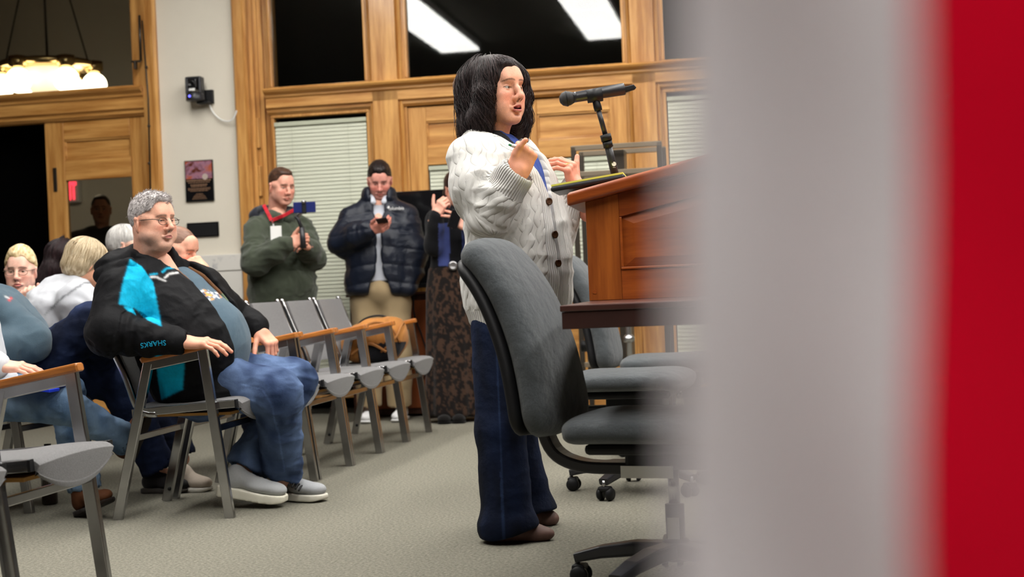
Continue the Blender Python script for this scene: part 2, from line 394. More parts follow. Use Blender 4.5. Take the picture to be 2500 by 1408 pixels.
pm('exit_red', (.9, .05, .07), .5, emit=((1, .04, .07), 2.5))
def text(name, s, size, m, parent=None, M=None, ext=.001, align='CENTER', bold=0.0):
    cu_ = bpy.data.curves.new(name, 'FONT'); cu_.body = s; cu_.size = size; cu_.extrude = ext; cu_.align_x = align; cu_.align_y = 'CENTER'; cu_.offset = bold
    tmp = bpy.data.objects.new(name, cu_); COL.objects.link(tmp)
    dg = bpy.context.evaluated_depsgraph_get(); me = bpy.data.meshes.new_from_object(tmp.evaluated_get(dg))
    bpy.data.objects.remove(tmp); me.name = name; me.materials.clear(); me.materials.append(m)
    return link(name, me, parent, M)
text('lettering', 'EXIT', .27, M_['exit_red'], ex, Matrix.Translation((0, -.046, 0)) @ Matrix.Diagonal((.38, 1, 1, 1)) @ Matrix.Rotation(PI/2, 4, 'X'), .003, bold=.006)

# ---- things on the pier
pc = thing('wall_camera', 'black pan-tilt camera on a bracket high on the cream pier', 'camera', M=ROOM @ Matrix.Translation((-1.80, 0, 2.30)))
MB().box(.03, .10, -.03, -.0, -.01, .09).box(.0, .09, -.10, -.02, -.015, .0).build('bracket', M_['black_plastic'], pc, bev=.004)
MB().lathe([(.066, 0), (.068, .006), (.066, .05), (.055, .058), (0.001, .058)], 24, Matrix.Translation((-.005, -.10, .005))).build('base', M_['black_satin'], pc, True)
MB().box(-.066, -.042, -.14, -.06, .05, .175).box(.032, .056, -.14, -.06, .05, .175).box(-.066, .056, -.14, -.06, .155, .178).build('yoke', M_['black_satin'], pc, bev=.012)
MB().box(-.04, .03, -.155, -.06, .085, .158).build('head', M_['black_gloss'], pc, bev=.012)
MB().lathe([(.024, 0), (.026, .02), (.02, .024), (.018, .015), (.001, .015)], 18, Matrix.Translation((-.005, -.15, .12)) @ Matrix.Rotation(PI/2, 4, 'X')).build('lens', M_['black_gloss'], pc, True)
MB().box(-.028, .018, -.158, -.154, .072, .09).build('badge', M_['white_plastic'], pc)
pm('led_blue', (.1, .1, .9), .5, emit=((.12, .12, 1), 3.0))
MB().lathe([(.008, 0), (.0085, .003), (.005, .004), (.0045, .001)], 14, Matrix.Translation((-.02, -.168, .032)) @ Matrix.Rotation(PI/2, 4, 'X')).build('status_light', M_['led_blue'], pc, True)
cd = MB().tube(spl([(-1.735, -.02, 2.29), (-1.70, -.03, 2.22), (-1.64, -.035, 2.165), (-1.57, -.05, 2.15), (-1.53, -.06, 2.18), (-1.51, -.062, 2.22)], 30), .006, 8).build('camera_cable', M_['white_plastic'], None, True, ROOM)
tag(cd, 'thin white cable looping from the wall camera to the oak casing', 'cable')
def printpic(name):
    m = bpy.data.materials.new(name); m.use_nodes = True; N = m.node_tree.nodes; L = m.node_tree.links; P = N['Principled BSDF']; P.inputs['Roughness'].default_value = .25
    tc = N.new('ShaderNodeTexCoord'); n = N.new('ShaderNodeTexNoise'); n.inputs['Scale'].default_value = 11; n.inputs['Detail'].default_value = 3; n.inputs['Distortion'].default_value = 1.2
    r = N.new('ShaderNodeValToRGB'); e = r.color_ramp.elements
    e[0].position = .25; e[0].color = (*srgb(40, 22, 60), 1); e[1].position = .75; e[1].color = (*srgb(150, 62, 92), 1)
    for p, c in ((.4, srgb(92, 44, 26)), (.52, srgb(150, 110, 130)), (.62, srgb(170, 90, 60))):
        q = e.new(p); q.color = (*c, 1)
    L.new(tc.outputs['Object'], n.inputs[0]); L.new(n.outputs['Fac'], r.inputs[0]); L.new(r.outputs[0], P.inputs['Base Color']); MATS[name] = m; return m
printpic('plaque_print')
pq = thing('picture_plaque', 'black memorial plaque with coloured picture and tan lettering on the pier', 'plaque', M=ROOM @ Matrix.Translation((-1.838, -.012, 1.585)))
MB().box(-.108, .108, -.006, .012, 0, .30).build('board', M_['black_gloss'], pq, bev=.002)
MB().box(-.102, .102, -.0075, -.0062, .165, .293).build('print', M_['plaque_print'], pq)
pm('tan_print', srgb(128, 96, 72), .6); pm('pale_print', srgb(176, 160, 150), .6)
MB().lathe([(.021, 0), (.022, .001), (.017, .0012), (.0165, .0005)], 24, Matrix.Translation((.048, -.0078, .178)) @ Matrix.Rotation(PI/2, 4, 'X')).lathe([(.012, 0), (.012, .001), (.009, .001)], 20, Matrix.Translation((.048, -.0078, .178)) @ Matrix.Rotation(PI/2, 4, 'X')).build('seal', M_['pale_print'], pq)
lm = MB(); rr = random.Random(3)
for z, w, h in ((.153, .19, .011), (.138, .165, .006), (.121, .13, .008), (.110, .12, .006), (.096, .17, .005), (.087, .17, .005), (.077, .14, .005), (.055, .05, .004), (.046, .07, .004), (.037, .09, .004), (.028, .10, .004), (.019, .11, .004)):
    x = -w/2 - .002
    while x < w/2 - .004:
        q = min(rr.uniform(.005, .018), w/2 - x - .002); lm.box(x, x + q, -.0072, -.0060, z - h/2, z + h/2); x += q + .0035
lm.build('lettering', M_['tan_print'], pq)
bp = thing('black_plaque', 'plain black rectangular plaque low on the cream pier', 'plaque', M=ROOM @ Matrix.Translation((-1.828, -.012, 1.325)))
MB().box(-.122, .122, -.004, .012, 0, .107).build('board', M_['black_gloss'], bp, bev=.003)
MB().box(-.112, .112, -.0055, -.0035, .010, .097).build('face', M_['black_plastic'], bp)
# ================================================================== stacking arm chairs (local: x forward, y left, origin on the floor under the front legs)
TUBE = rect(.0195, .0125, .25)
def arm_chair_mesh():
    D = {}
    w = .243
    for s, nm in ((1, 'a'), (-1, 'b')):
        y = s*w
        D['front_leg' + nm] = ('leg', MB().tube([(0, y, 0), (-.085, y, .672)], 1.0, sect=TUBE, up=(1, 0, 0)), 'chrome', .002)
        D['rear_leg' + nm] = ('leg', MB().tube([(-.475, y, 0), (-.315, y, .625)], 1.0, sect=TUBE, up=(1, 0, 0)), 'chrome', .002)
        D['arm_bar' + nm] = ('arm_bar', MB().tube([(-.325, y, .612), (-.07, y, .656)], 1.0, sect=rect(.0185, .0115, .3), up=(0, 0, 1)), 'chrome', None)
        D['arm_rest' + nm] = ('arm_rest', MB().tube([(-.345, y*.965, .634), (-.34, y*.965, .637), (-.055, y*.965, .686), (-.05, y*.965, .687)], [.8, 1, 1, .8], sect=rect(.013, .0225, .5), up=(0, 0, 1)), 'arm_wood', None)
        D['seat_rail' + nm] = ('seat_rail', MB().tube([(-.40, y*.92, .425), (.035, y*.92, .452)], 1.0, sect=rect(.016, .010, .3), up=(0, 0, 1)), 'chrome', None)
        D['end_plug' + nm] = ('end_plug', MB().tube([(.034, y*.92, .452), (.043, y*.92, .4525)], 1.0, sect=rect(.0165, .0105, .3), up=(0, 0, 1)), 'black_plastic', None)
        D['back_post' + nm] = ('back_post', MB().tube(spl([(-.30, y*.92, .418), (-.345, y*.92, .422), (-.385, y*.92, .455), (-.42, y*.92, .56), (-.48, y*.92, .70), (-.535, y*.92, .84)], 16), 1.0, sect=rect(.012, .012, .4), up=(0, 0, 1)), 'chrome', None)
        D['post_cap' + nm] = ('post_cap', MB().ball((-.537, y*.92, .843), .014, 10, 7), 'chrome', None)
        D['glide' + nm] = ('glide', MB().ball((-.455, y - s*.012, .055), .009, 8, 6), 'black_plastic', None)
    D['stretcher1'] = ('stretcher', MB().tube([(-.045, -w, .355), (-.045, w, .355)], 1.0, sect=rect(.013, .007, .4)), 'chrome', None)
    D['stretcher2'] = ('stretcher', MB().tube([(-.39, -w, .325), (-.39, w, .325)], 1.0, sect=rect(.013, .007, .4)), 'chrome', None)
    # seat pad: profile swept across, belly hanging between the rails
    V = []; F = []; nx, ny = 14, 15
    top = spl([(-.40, .447), (-.2, .452), (-.05, .468), (.03, .470), (.058, .455)], nx)
    for j in range(ny):
        s = -1 + 2*j/(ny - 1); y = s*.212; sag = (1 - abs(s)**2.2)
        for i in range(nx): V.append((top[i][0] + .012*sag*(i/(nx - 1))**4, y, top[i][1] - .004 + .012*sag))
        for i in range(nx - 1, -1, -1):
            f = i/(nx - 1); V.append((top[i][0] + .010*sag*f**4 - .012*(i == nx - 1), y, top[i][1] - .030 - .052*sag*f**3 - .006*sag))
    m = 2*nx
    for j in range(ny - 1):
        for i in range(m): F.append((j*m + i, (j + 1)*m + i, (j + 1)*m + (i + 1) % m, j*m + (i + 1) % m))
    F += [tuple(range(m)), tuple(range((ny - 1)*m, ny*m))[::-1]]
    D['seat'] = ('seat', MB().add(V, F), 'chair_fabric', 'smooth')
    D['pan'] = ('seat_pan', MB().box(-.38, .0, -.195, .195, .405, .416), 'plywood', None)
    # backrest pad
    V = []; F = []; nz = 12; bs = spl([(-.405, .50), (-.44, .60), (-.485, .71), (-.525, .825), (-.531, .84)], nz)
    for j in range(ny):
        s = -1 + 2*j/(ny - 1); y = s*.202; c = -.030*(1 - s*s)
        for i in range(nz): V.append((bs[i][0] + c + .016, y, bs[i][1]))
        for i in range(nz - 1, -1, -1): V.append((bs[i][0] + c - .012, y, bs[i][1] - .004))
    m = 2*nz
    for j in range(ny - 1):
        for i in range(m): F.append((j*m + i, (j + 1)*m + i, (j + 1)*m + (i + 1) % m, j*m + (i + 1) % m))
    F += [tuple(range(m)), tuple(range((ny - 1)*m, ny*m))[::-1]]
    D['back'] = ('backrest', MB().add(V, F), 'chair_fabric', 'smooth')
    return D
def build_chair(label, group):
    th = thing('arm_chair', label, 'chair', group=group)
    for k, (nm, mb, m, b) in arm_chair_mesh().items():
        o = mb.build(nm, M_[m], th, b == 'smooth' or nm in ('back_post', 'post_cap'))
        if b == 'smooth': bevel(o, .008, 3)
    return th
CHAIR0 = build_chair('', None); chair_used = [False]
def place_chair(p, yaw, label, group='chrome arm chairs with grey seats'):
    c = CHAIR0 if not chair_used[0] else copy_tree(CHAIR0); chair_used[0] = True
    c.matrix_world = Matrix.Translation((p[0], p[1], 0)) @ Matrix.Rotation(rad(yaw), 4, 'Z')
    c['label'] = label; c['group'] = group; c['category'] = 'chair'; return c
RD = np.array((.2, .98)); RD /= np.linalg.norm(RD); R0 = np.array((-1.166, 5.634))
def rowpt(t): return R0 + RD*t
place_chair(rowpt(.252), -9.5, 'grey arm chair with chrome frame under the man in the black and teal jacket')
for t, lab in ((.785, 'empty grey arm chair next to the man in the teal jacket'), (1.315, 'second empty grey arm chair from the seated man'),
               (1.832, 'empty grey arm chair, middle of the empty row'), (2.35, 'empty grey arm chair just before the one holding the backpack'),
               (2.868, 'last grey arm chair of the row, with a tan backpack on it')):
    place_chair(rowpt(t), -11.5, lab)
N1 = np.array((-1.234, 4.23)) - RD*.255
place_chair(N1, -11, 'large empty grey arm chair in the left foreground')
place_chair(N1 - RD*.52 + np.array((-.03, 0)), -11, 'foreground arm chair cut off by the left edge and bottom of the picture')
place_chair((-2.02, 6.25), -14, 'arm chair at the left edge under the person in the slate sweater')
place_chair((-2.42, 5.5), -10, 'arm chair at the left edge under the person in light blue jeans')

# ================================================================== desk, lectern and what is on it
DM = Matrix.Translation((.125, 3.8, 0)) @ Matrix.Rotation(-TH, 4, 'Z')
desk = thing('meeting_table', 'long dark brown meeting table carrying the wooden lectern', 'table', M=DM)
MB().box(0, 2.6, 0, 1.2, .795, .812).build('table_top', M_['table_top'], desk, bev=.003)
MB().box(0.004, 2.596, .004, 1.196, .748, .794).build('table_edge', M_['table_edge'], desk, bev=.002)
for u in (1.15, 2.3):
    for v in (.12, 1.05): MB().box(u, u + .06, v, v + .06, 0, .748).build('leg', M_['black_satin'], desk, bev=.004)
# lectern (local x from the reader's edge towards the hall, y across)
LM = Matrix.Translation((.243, 4.50, .812)) @ Matrix.Rotation(-TH*.8, 4, 'Z')
lec = thing('lectern', 'orange-brown cherry table lectern with sloping top and raised side panel', 'lectern', M=LM)
LW, LDp, SL = .46, .62, math.tan(rad(12.5))
def zt(x): return .312 + SL*x
def slab(mb, x0, x1, y0, y1, zb0, zb1, zt0, zt1):
    V = [(x0, y0, zb0), (x1, y0, zb1), (x1, y1, zb1), (x0, y1, zb0), (x0, y0, zt0), (x1, y0, zt1), (x1, y1, zt1), (x0, y1, zt0)]
    return mb.add(V, [(0, 3, 2, 1), (4, 5, 6, 7), (0, 1, 5, 4), (1, 2, 6, 5), (2, 3, 7, 6), (3, 0, 4, 7)])
for y0 in (0, LW - .022):
    slab(MB(), 0, .105, y0, y0 + .022, 0, 0, zt(0), zt(.105)).build('side_stile', M_['cherry_up'], lec, bev=.002)
    slab(MB(), LDp - .1, LDp, y0, y0 + .022, 0, 0, zt(LDp - .1), zt(LDp)).build('side_stile', M_['cherry_up'], lec, bev=.002)
    slab(MB(), .105, LDp - .1, y0, y0 + .022, 0, 0, .095, .095).build('side_rail', M_['cherry_across'], lec, bev=.002)
    slab(MB(), .105, LDp - .1, y0, y0 + .022, zt(.105) - .075, zt(LDp - .1) - .075, zt(.105), zt(LDp - .1)).build('side_rail', M_['cherry_across'], lec, bev=.002)
    # raised panel with bevelled field
    a, b = .105, LDp - .1; c = .045; yo = y0 + .012 if y0 == 0 else y0 + .010; yf = y0 + .002 if y0 == 0 else y0 + .020
    O = [(a, yo, .095), (b, yo, .095), (b, yo, zt(b) - .075), (a, yo, zt(a) - .075)]
    I = [(a + c, yf, .095 + c*.8), (b - c, yf, .095 + c*.8), (b - c, yf, zt(b - c) - .075 - c*.7), (a + c, yf, zt(a + c) - .075 - c*.7)]
    B = [(p[0], y0 + (.02 if y0 == 0 else .003), p[2]) for p in O]
    MB().add(O + I + B, [(4, 5, 6, 7), (0, 1, 5, 4), (1, 2, 6, 5), (2, 3, 7, 6), (3, 0, 4, 7), (8, 11, 10, 9)]).build('raised_panel', M_['cherry_across'], lec)
    yb = y0 - .004 if y0 == 0 else y0 + .018
    bd = .008
    slab(MB(), a, b, yb, yb + .008, .095, .095, .095 + bd, .095 + bd).build('panel_bead', M_['cherry_across'], lec, bev=.002)
    slab(MB(), a, a + bd, yb, yb + .008, .103, .103, zt(a) - .075, zt(a) - .075).build('panel_bead', M_['cherry_across'], lec, bev=.002)
MB().box(LDp - .02, LDp, .022, LW - .022, 0, zt(LDp) - .01).build('front_panel', M_['cherry_up'], lec, bev=.002)
slab(MB(), .03, LDp, .022, LW - .022, .05, .05, .07, .07).build('shelf', M_['cherry_across'], lec)
tp = slab(MB(), -.055, LDp + .03, -.035, LW + .035, zt(-.055), zt(LDp + .03), zt(-.055) + .043, zt(LDp + .03) + .043).build('sloping_top', M_['cherry_across'], lec); bevel(tp, .012, 4)
MB().lathe([(.0065, 0), (.0065, .0012)], 12, Matrix.Translation((.018, -.0002, .028)) @ Matrix.Rotation(PI/2, 4, 'X')).build('wood_plug', M_['cherry_across'], lec)
def LP(x, y, dz): return np.array(LM @ Vector((x, y, zt(x) + .043 + dz)))
# notepad in folder on the reader's edge
A = Matrix.Translation(Vector(LP(-.038, .13, .012))) @ Matrix.Rotation(-TH*.8, 4, 'Z') @ Matrix.Rotation(-rad(7.0), 4, 'Y')
fo = thing('folder', 'black padded folder overhanging the lectern edge with a yellow pad', 'folder', M=A)
f1 = MB().box(-.07, .17, -.13, .09, .0, .017).build('cover', M_['black_satin'], fo); bevel(f1, .008, 3)
pm('yellow_paper', srgb(226, 222, 96), .8)
MB().box(-.066, .165, -.125, .085, .0175, .0235).build('yellow_pad', M_['yellow_paper'], fo)
MB().box(.09, .16, -.02, .07, .0240, .0275).build('loose_sheet', M_['yellow_paper'], fo)
# microphone on a short stand
mb_ = LP(.085, .31, 0.001)
mic = thing('microphone_stand', 'black microphone on a short adjustable stand rising from the lectern', 'microphone', tuple(mb_))
def ms(px, py, D=4.76): return W(px, py, D) - mb_
Tl = Matrix.Rotation(-TH*.8, 4, 'Z') @ Matrix.Rotation(-rad(12.5), 4, 'Y')
MB().lathe([(.06, 0.001), (.06, .008), (.05, .016), (.02, .02), (.018, .03)], 24, Tl).build('base', M_['black_satin'], mic, True)
p0 = np.array((0, 0, .006)); p1 = ms(1482, 345); p2 = ms(1478, 330); p3 = ms(1459, 262); p4 = ms(1452, 236)
MB().tube([p0, p1], [.0145, .0125], 16).build('lower_tube', M_['black_satin'], mic, True)
MB().tube([p1*.93 + p2*.07, p2 + (p3 - p2)*.02], .0185, 16).tube([p1 + (p0 - p1)*.13, p1 + (p0 - p1)*.0], .0165, 16).build('clutch', M_['black_plastic'], mic, True)
MB().tube([p2, p3], .0085, 14).build('upper_tube', M_['black_satin'], mic, True)
MB().tube([p3 + (p2 - p3)*.12, p3, p4], [.013, .014, .011], 14).build('swivel', M_['black_plastic'], mic, True)
MB().ball(p4 + (p3 - p4)*.15 + np.array((0, -.013, 0)), (.006, .005, .006), 12, 8).build('screw', M_['steel'], mic, True)
m0 = ms(1384, 241); m1 = ms(1400, 238); m2 = ms(1525, 217); m3 = ms(1550, 211); ax = (m2 - m1)/np.linalg.norm(m2 - m1)
MB().tube([m1 + ax*.0, m1 + ax*.012, m1 + ax*.05, m2 - ax*.004, m2], [.018, .0175, .0182, .0205, .019], 20).build('mic_body', M_['black_satin'], mic, True)
pm('mic_grille', (.01, .01, .011), .5, bump=(900, .002))
MB().tube([m0 - ax*.0255, m0 - ax*.024, m0 - ax*.016, m0 - ax*.004, m0 + ax*.010, m0 + ax*.022], [.004, .011, .021, .0255, .0235, .018], 24).build('mic_head', M_['mic_grille'], mic, True)
MB().tube([m0 - ax*.003, m0 + ax*.002], .0262, 24).build('grille_band', M_['black_plastic'], mic, True)
MB().tube([m2 - ax*.01 + np.array((0, 0, -.004)), m3 - ax*.003 + np.array((0, 0, -.002)), m3], [.013, .0105, .008], 12, sect=rect(.8, 1, .4)).build('antenna', M_['black_plastic'], mic)
MB().tube([p4 + np.array((0, 0, .002)), ms(1449, 232) + np.array((0, 0, .006))], [.013, .022], 14).tube([ms(1433, 236), ms(1470, 230)], [.0225, .0235], 18).build('clip', M_['black_plastic'], mic, True)
pm('white_print', (.7, .7, .7), .6)
lg = p0 + (p1 - p0)*.48
MB().lathe([(.007, 0), (.0075, .0006), (.0055, .0008), (.0052, .0002)], 18, Matrix.Translation(Vector(lg + np.array((.004, -.0138, 0)))) @ Matrix.Rotation(PI/2, 4, 'X')).box(lg[0], lg[0] + .009, lg[1] - .0146, lg[1] - .0138, lg[2] - .012, lg[2] - .0108).build('logo', M_['white_print'], mic)

# ================================================================== task chairs (local x forward, origin on floor under the column)
def sweep(spine, hx, hy, p=2.6, n=28, cap=.35):
    """pad swept along a spine in the xz plane; hx(t) half thickness, hy(t) half width"""
    S = np.array(spine); m = len(S); V = []; F = []
    for i in range(m):
        t = i/(m - 1); a = S[max(i - 1, 0)]; b = S[min(i + 1, m - 1)]; d = (b - a)/np.linalg.norm(b - a); nx = np.array((d[1], -d[0]))
        e = min(t, 1 - t)/cap*2; k = math.sqrt(max(0, 1 - (1 - min(e, 1))**2.2)) if e < 1 else 1.0; k = max(k, .02)
        for j in range(n):
            g = 2*PI*j/n; c, s_ = math.cos(g), math.sin(g)
            x = math.copysign(abs(c)**(2/p), c)*hx(t)*k; y = math.copysign(abs(s_)**(2/p), s_)*hy(t)*(k**.55)
            V.append((S[i][0] + nx[0]*x, y, S[i][1] + nx[1]*x))
    F = [(i*n + j, i*n + (j + 1) % n, (i + 1)*n + (j + 1) % n, (i + 1)*n + j) for i in range(m - 1) for j in range(n)]
    F += [tuple(range(n))[::-1], tuple(range((m - 1)*n, m*n))]
    return MB().add(V, F)
def task_chair():
    th = thing('task_chair', '', 'office chair', group='grey task chairs on castors')
    sp = spl([(-.335, .435), (-.345, .55), (-.375, .70), (-.43, .84), (-.50, .94), (-.565, .985)], 44)
    wv = lambda t: .225 - .05*t
    b = sweep(sp, lambda t: .062 - .006*t, wv, 2.5, 40).build('backrest', M_['task_fabric'], th, True)
    sp2 = sp + np.array((-.058, -.006)); sp2 = sp2[1:38]
    sweep(sp2, lambda t: .026, lambda t: .222 - .035*t, 3, 28).build('back_shell', M_['black_plastic'], th, True)
    s2 = spl([(-.27, .455), (-.18, .462), (0, .462), (.15, .462), (.225, .44)], 30)
    sweep(s2, lambda t: .043, lambda t: .24, 3.2, 36, .4).build('seat', M_['task_fabric'], th, True)
    MB().box(-.2, .17, -.19, .19, .395, .425).build('seat_pan', M_['black_plastic'], th, bev=.012)
    MB().box(-.12, .12, -.075, .075, .34, .40).build('mechanism', M_['black_plastic'], th, bev=.012)
    MB().tube(spl([(-.39, 0, .60), (-.385, 0, .48), (-.35, 0, .385), (-.27, 0, .345), (-.15, 0, .338), (-.05, 0, .34)], 26), 1.0, sect=rect(.017, .036, .4)).build('back_bar', M_['black_satin'], th)
    MB().tube([(-.425, 0, .555), (-.475, 0, .555)], [.026, .03], 14).build('height_knob', M_['black_plastic'], th, True)
    MB().box(-.13, .02, -.079, -.0755, .318, .352).build('label_tag', M_['white_plastic'], th)
    MB().tube([(0, 0, .22), (0, 0, .345)], .016, 18).build('gas_rod', M_['chrome'], th, True)
    cl = MB().tube([(0, 0, .10), (0, 0, .235), (0, 0, .238)], [.027, .027, .022], 20).build('cylinder', M_['black_satin'], th, True)
    MB().box(-.016, .018, -.0285, -.0265, .14, .20).build('warning_label', M_['white_plastic'], th, bev=.001)
    MB().lathe([(.03, .075), (.05, .08), (.05, .12), (.034, .135), (.03, .14)], 20).build('hub', M_['black_satin'], th, True)
    for k in range(5):
        a = 2*PI*k/5 + .62; M = Matrix.Rotation(a, 4, 'Z')
        P = [M @ Vector(p) for p in ((.03, 0, .108), (.12, 0, .108), (.22, 0, .095), (.30, 0, .076))]
        lg = MB().tube(P, [1.0, .95, .8, .62], sect=rect(.022, .034, .5)).build('base_leg', M_['black_satin'], th)
        e = M @ Vector((.298, 0, 0))
        MB().tube([(e.x, e.y, .082), (e.x, e.y, .05)], .008, 8).build('castor_stem', M_['steel'], th, True)
        for s_ in (-1, 1):
            q = M @ Vector((.288, .014*s_, .027)); r = M @ Vector((.288, .032*s_, .027))
            MB().tube([q, (q + r)/2, r], [.027, .0275, .022], 18).build('castor', M_['black_plastic'], th, True)
        MB().box(-.02, .02, -.026, .026, .036, .058, M @ Matrix.Translation((.29, 0, 0))).build('castor_hood', M_['black_plastic'], th, bev=.008)
    return th
T0 = task_chair()
for i, (x, y, yaw, lab) in enumerate(((.432, 4.02, -21, 'grey task chair in front, its tall back towards the picture centre'),
        (.50, 5.9, -16, 'grey task chair half hidden behind the front task chair'),
        (.80, 7.0, -12, 'farthest grey task chair, beyond the lectern'))):
    c = T0 if i == 0 else copy_tree(T0)
    c.matrix_world = Matrix.Translation((x, y, 0)) @ Matrix.Rotation(rad(yaw), 4, 'Z'); c['label'] = lab

# ================================================================== flag on its pole, close to the lens
pm('flag_white', srgb(226, 220, 224), .8, bump=(900, .0003)); pm('flag_red', srgb(196, 10, 40), .75, bump=(900, .0003)); pm('flag_blue', srgb(28, 36, 92), .75)
def translucent(name, col):
    m = MATS[name]; N = m.node_tree.nodes; L = m.node_tree.links; t = N.new('ShaderNodeBsdfTranslucent'); t.inputs[0].default_value = (*col, 1); x = N.new('ShaderNodeMixShader'); x.inputs[0].default_value = .5
    L.new(N['Principled BSDF'].outputs[0], x.inputs[1]); L.new(t.outputs[0], x.inputs[2]); L.new(x.outputs[0], N['Material Output'].inputs[0])
translucent('flag_white', srgb(206, 200, 204)); translucent('flag_red', srgb(200, 8, 38))
fg = thing('flag', 'large flag with white and red stripes hanging close to the camera', 'flag', (.25, .40, 0))
def flagpt(s, z):
    """s metres across the cloth from its free edge"""
    k = .59; lean = -.0047*(1.0 - z)/.22; q = (z - CAMH)/k + CAMH
    x = .0286 + s*.93 + lean + .0023*math.sin(7*q + 1) - .0033*max(0, .75 - q)/.1*(.4 + s*7)*.55
    y = .248 + .006*math.sin(s*80 + q*5) + .0038*math.sin(s*34 - q*9 + 1) + .0015*math.sin(q*38 + s*50)
    return (x - .25, y - .40, z)
edges = [0, .049, .098, .147]
for k in range(3):
    V = []; F = []; nu, nv = 16, 70
    for j in range(nv):
        for i in range(nu): V.append(flagpt(edges[k] + (edges[k + 1] - edges[k])*i/(nu - 1), .62 + .62*j/(nv - 1)))
    F = [(j*nu + i, j*nu + i + 1, (j + 1)*nu + i + 1, (j + 1)*nu + i) for j in range(nv - 1) for i in range(nu - 1)]
    o = mesh('stripe', V, F, M_[('flag_white', 'flag_red', 'flag_white')[k]], fg, True)
MB().tube([(0, 0, .02), (0, 0, 1.75)], .0125, 14).build('pole', M_['brass'], fg, True)
MB().lathe([(.13, 0), (.13, .02), (.05, .045), (.02, .09)], 28).build('base', M_['brass'], fg, True)
MB().ball((0, 0, 1.78), .03).build('finial', M_['brass'], fg, True)

# ================================================================== things at the back: screen on cabinet, trolley frame, backpack
sc = thing('display_screen', 'large black display screen standing behind the man in the navy jacket', 'screen', M=ROOM @ Matrix.Translation((-.24, -.20, .86)))
MB().box(-.24, .30, -.02, .02, .03, .70).build('panel', M_['black_gloss'], sc, bev=.004)
MB().box(-.245, .305, -.024, .012, .025, .055).build('bezel', M_['black_plastic'], sc, bev=.003)
MB().box(-.2, .0, .02, .06, .1, .6).build('back_cover', M_['black_plastic'], sc)
MB().box(-.14, -.06, -.04, .09, 0, .03).build('foot', M_['black_plastic'], sc, bev=.003)
cb = thing('cabinet', 'dark reddish wooden cabinet under the black screen', 'cabinet', M=ROOM @ Matrix.Translation((-.24, -.26, 0)))
MB().box(-.42, .30, -.04, .17, .02, .84).build('body', M_['dark_oak'], cb, bev=.004)
pm('cabinet_red', srgb(120, 60, 26), .4, var=(4, .25), stretch=(8, 8, 1))
MB().box(-.40, -.07, -.055, -.041, .06, .80).build('door', M_['cabinet_red'], cb, bev=.004)
MB().box(-.05, .28, -.055, -.041, .06, .80).build('door', M_['cabinet_red'], cb, bev=.004)
MB().box(-.44, .32, -.06, .19, .84, .86).build('top', M_['dark_oak'], cb, bev=.004)
cbl = MB().tube(spl([W(1012, 690, 9.70), W(1010, 760, 9.70), W(1030, 820, 9.70), W(1045, 880, 9.70), W(1030, 950, 9.70), W(1050, 1010, 9.68)], 30), .006, 6).build('power_cable', M_['black_plastic'], None, True)
tag(cbl, 'black cable hanging in front of the cabinet under the screen', 'cable')
tr = thing('trolley', 'tall brown metal trolley frame behind the lectern', 'trolley', M=Matrix.Translation((.66, 9.0, 0)) @ Matrix.Rotation(-TH, 4, 'Z'))
for x in (-.235, .31):
    for y in (-.0, .4): MB().box(x - .016, x + .016, y - .016, y + .016, .06, 1.735).build('post', M_['bronze'], tr, bev=.003)
for z in (1.725, 1.56, .9, .35):
    MB().box(-.25, .325, -.016, .016, z - .016, z + .016).box(-.25, .325, .384, .416, z - .016, z + .016).build('cross_bar', M_['grey_metal'], tr, bev=.003)
MB().box(-.0, .075, .1, .3, .2, 1.71).build('back_plate', M_['bronze'], tr)
for x in (-.235, .31):
    for y in (0, .4): MB().ball((x, y, .032), .032, 12, 8).build('wheel', M_['black_plastic'], tr, True)
# ================================================================== sculpting: distance fields meshed with surface nets
def vnoise(P, scale=1.0, seed=0):
    Q = np.asarray(P, np.float64)*scale + seed*17.31; I = np.floor(Q).astype(np.int64); f = Q - I; f = f*f*(3 - 2*f)
    out = 0
    for dx in (0, 1):
        for dy in (0, 1):
            for dz in (0, 1):
                h = (I[:, 0] + dx)*374761393 + (I[:, 1] + dy)*668265263 + (I[:, 2] + dz)*2147483647
                h = (h ^ (h >> 13))*1274126177; h = ((h ^ (h >> 16)) & 0xffff)/65535.0
                out = out + h*(f[:, 0] if dx else 1 - f[:, 0])*(f[:, 1] if dy else 1 - f[:, 1])*(f[:, 2] if dz else 1 - f[:, 2])
    return out*2 - 1
def fbm(P, scale, seed=0, o=3): return sum(vnoise(P, scale*2**i, seed + i)*.5**i for i in range(o))
def Rx(a): c, s = math.cos(rad(a)), math.sin(rad(a)); return np.array(((1, 0, 0), (0, c, -s), (0, s, c)))
def Ry(a): c, s = math.cos(rad(a)), math.sin(rad(a)); return np.array(((c, 0, s), (0, 1, 0), (-s, 0, c)))
def Rz(a): c, s = math.cos(rad(a)), math.sin(rad(a)); return np.array(((c, -s, 0), (s, c, 0), (0, 0, 1)))
def unit(v): v = np.asarray(v, float); return v/np.linalg.norm(v)
def frame(x, z):
    """columns x (kept), y, z (made square to x)"""
    x = unit(x); z = np.asarray(z, float); z = unit(z - x*np.dot(x, z)); return np.stack((x, np.cross(z, x), z), 1)
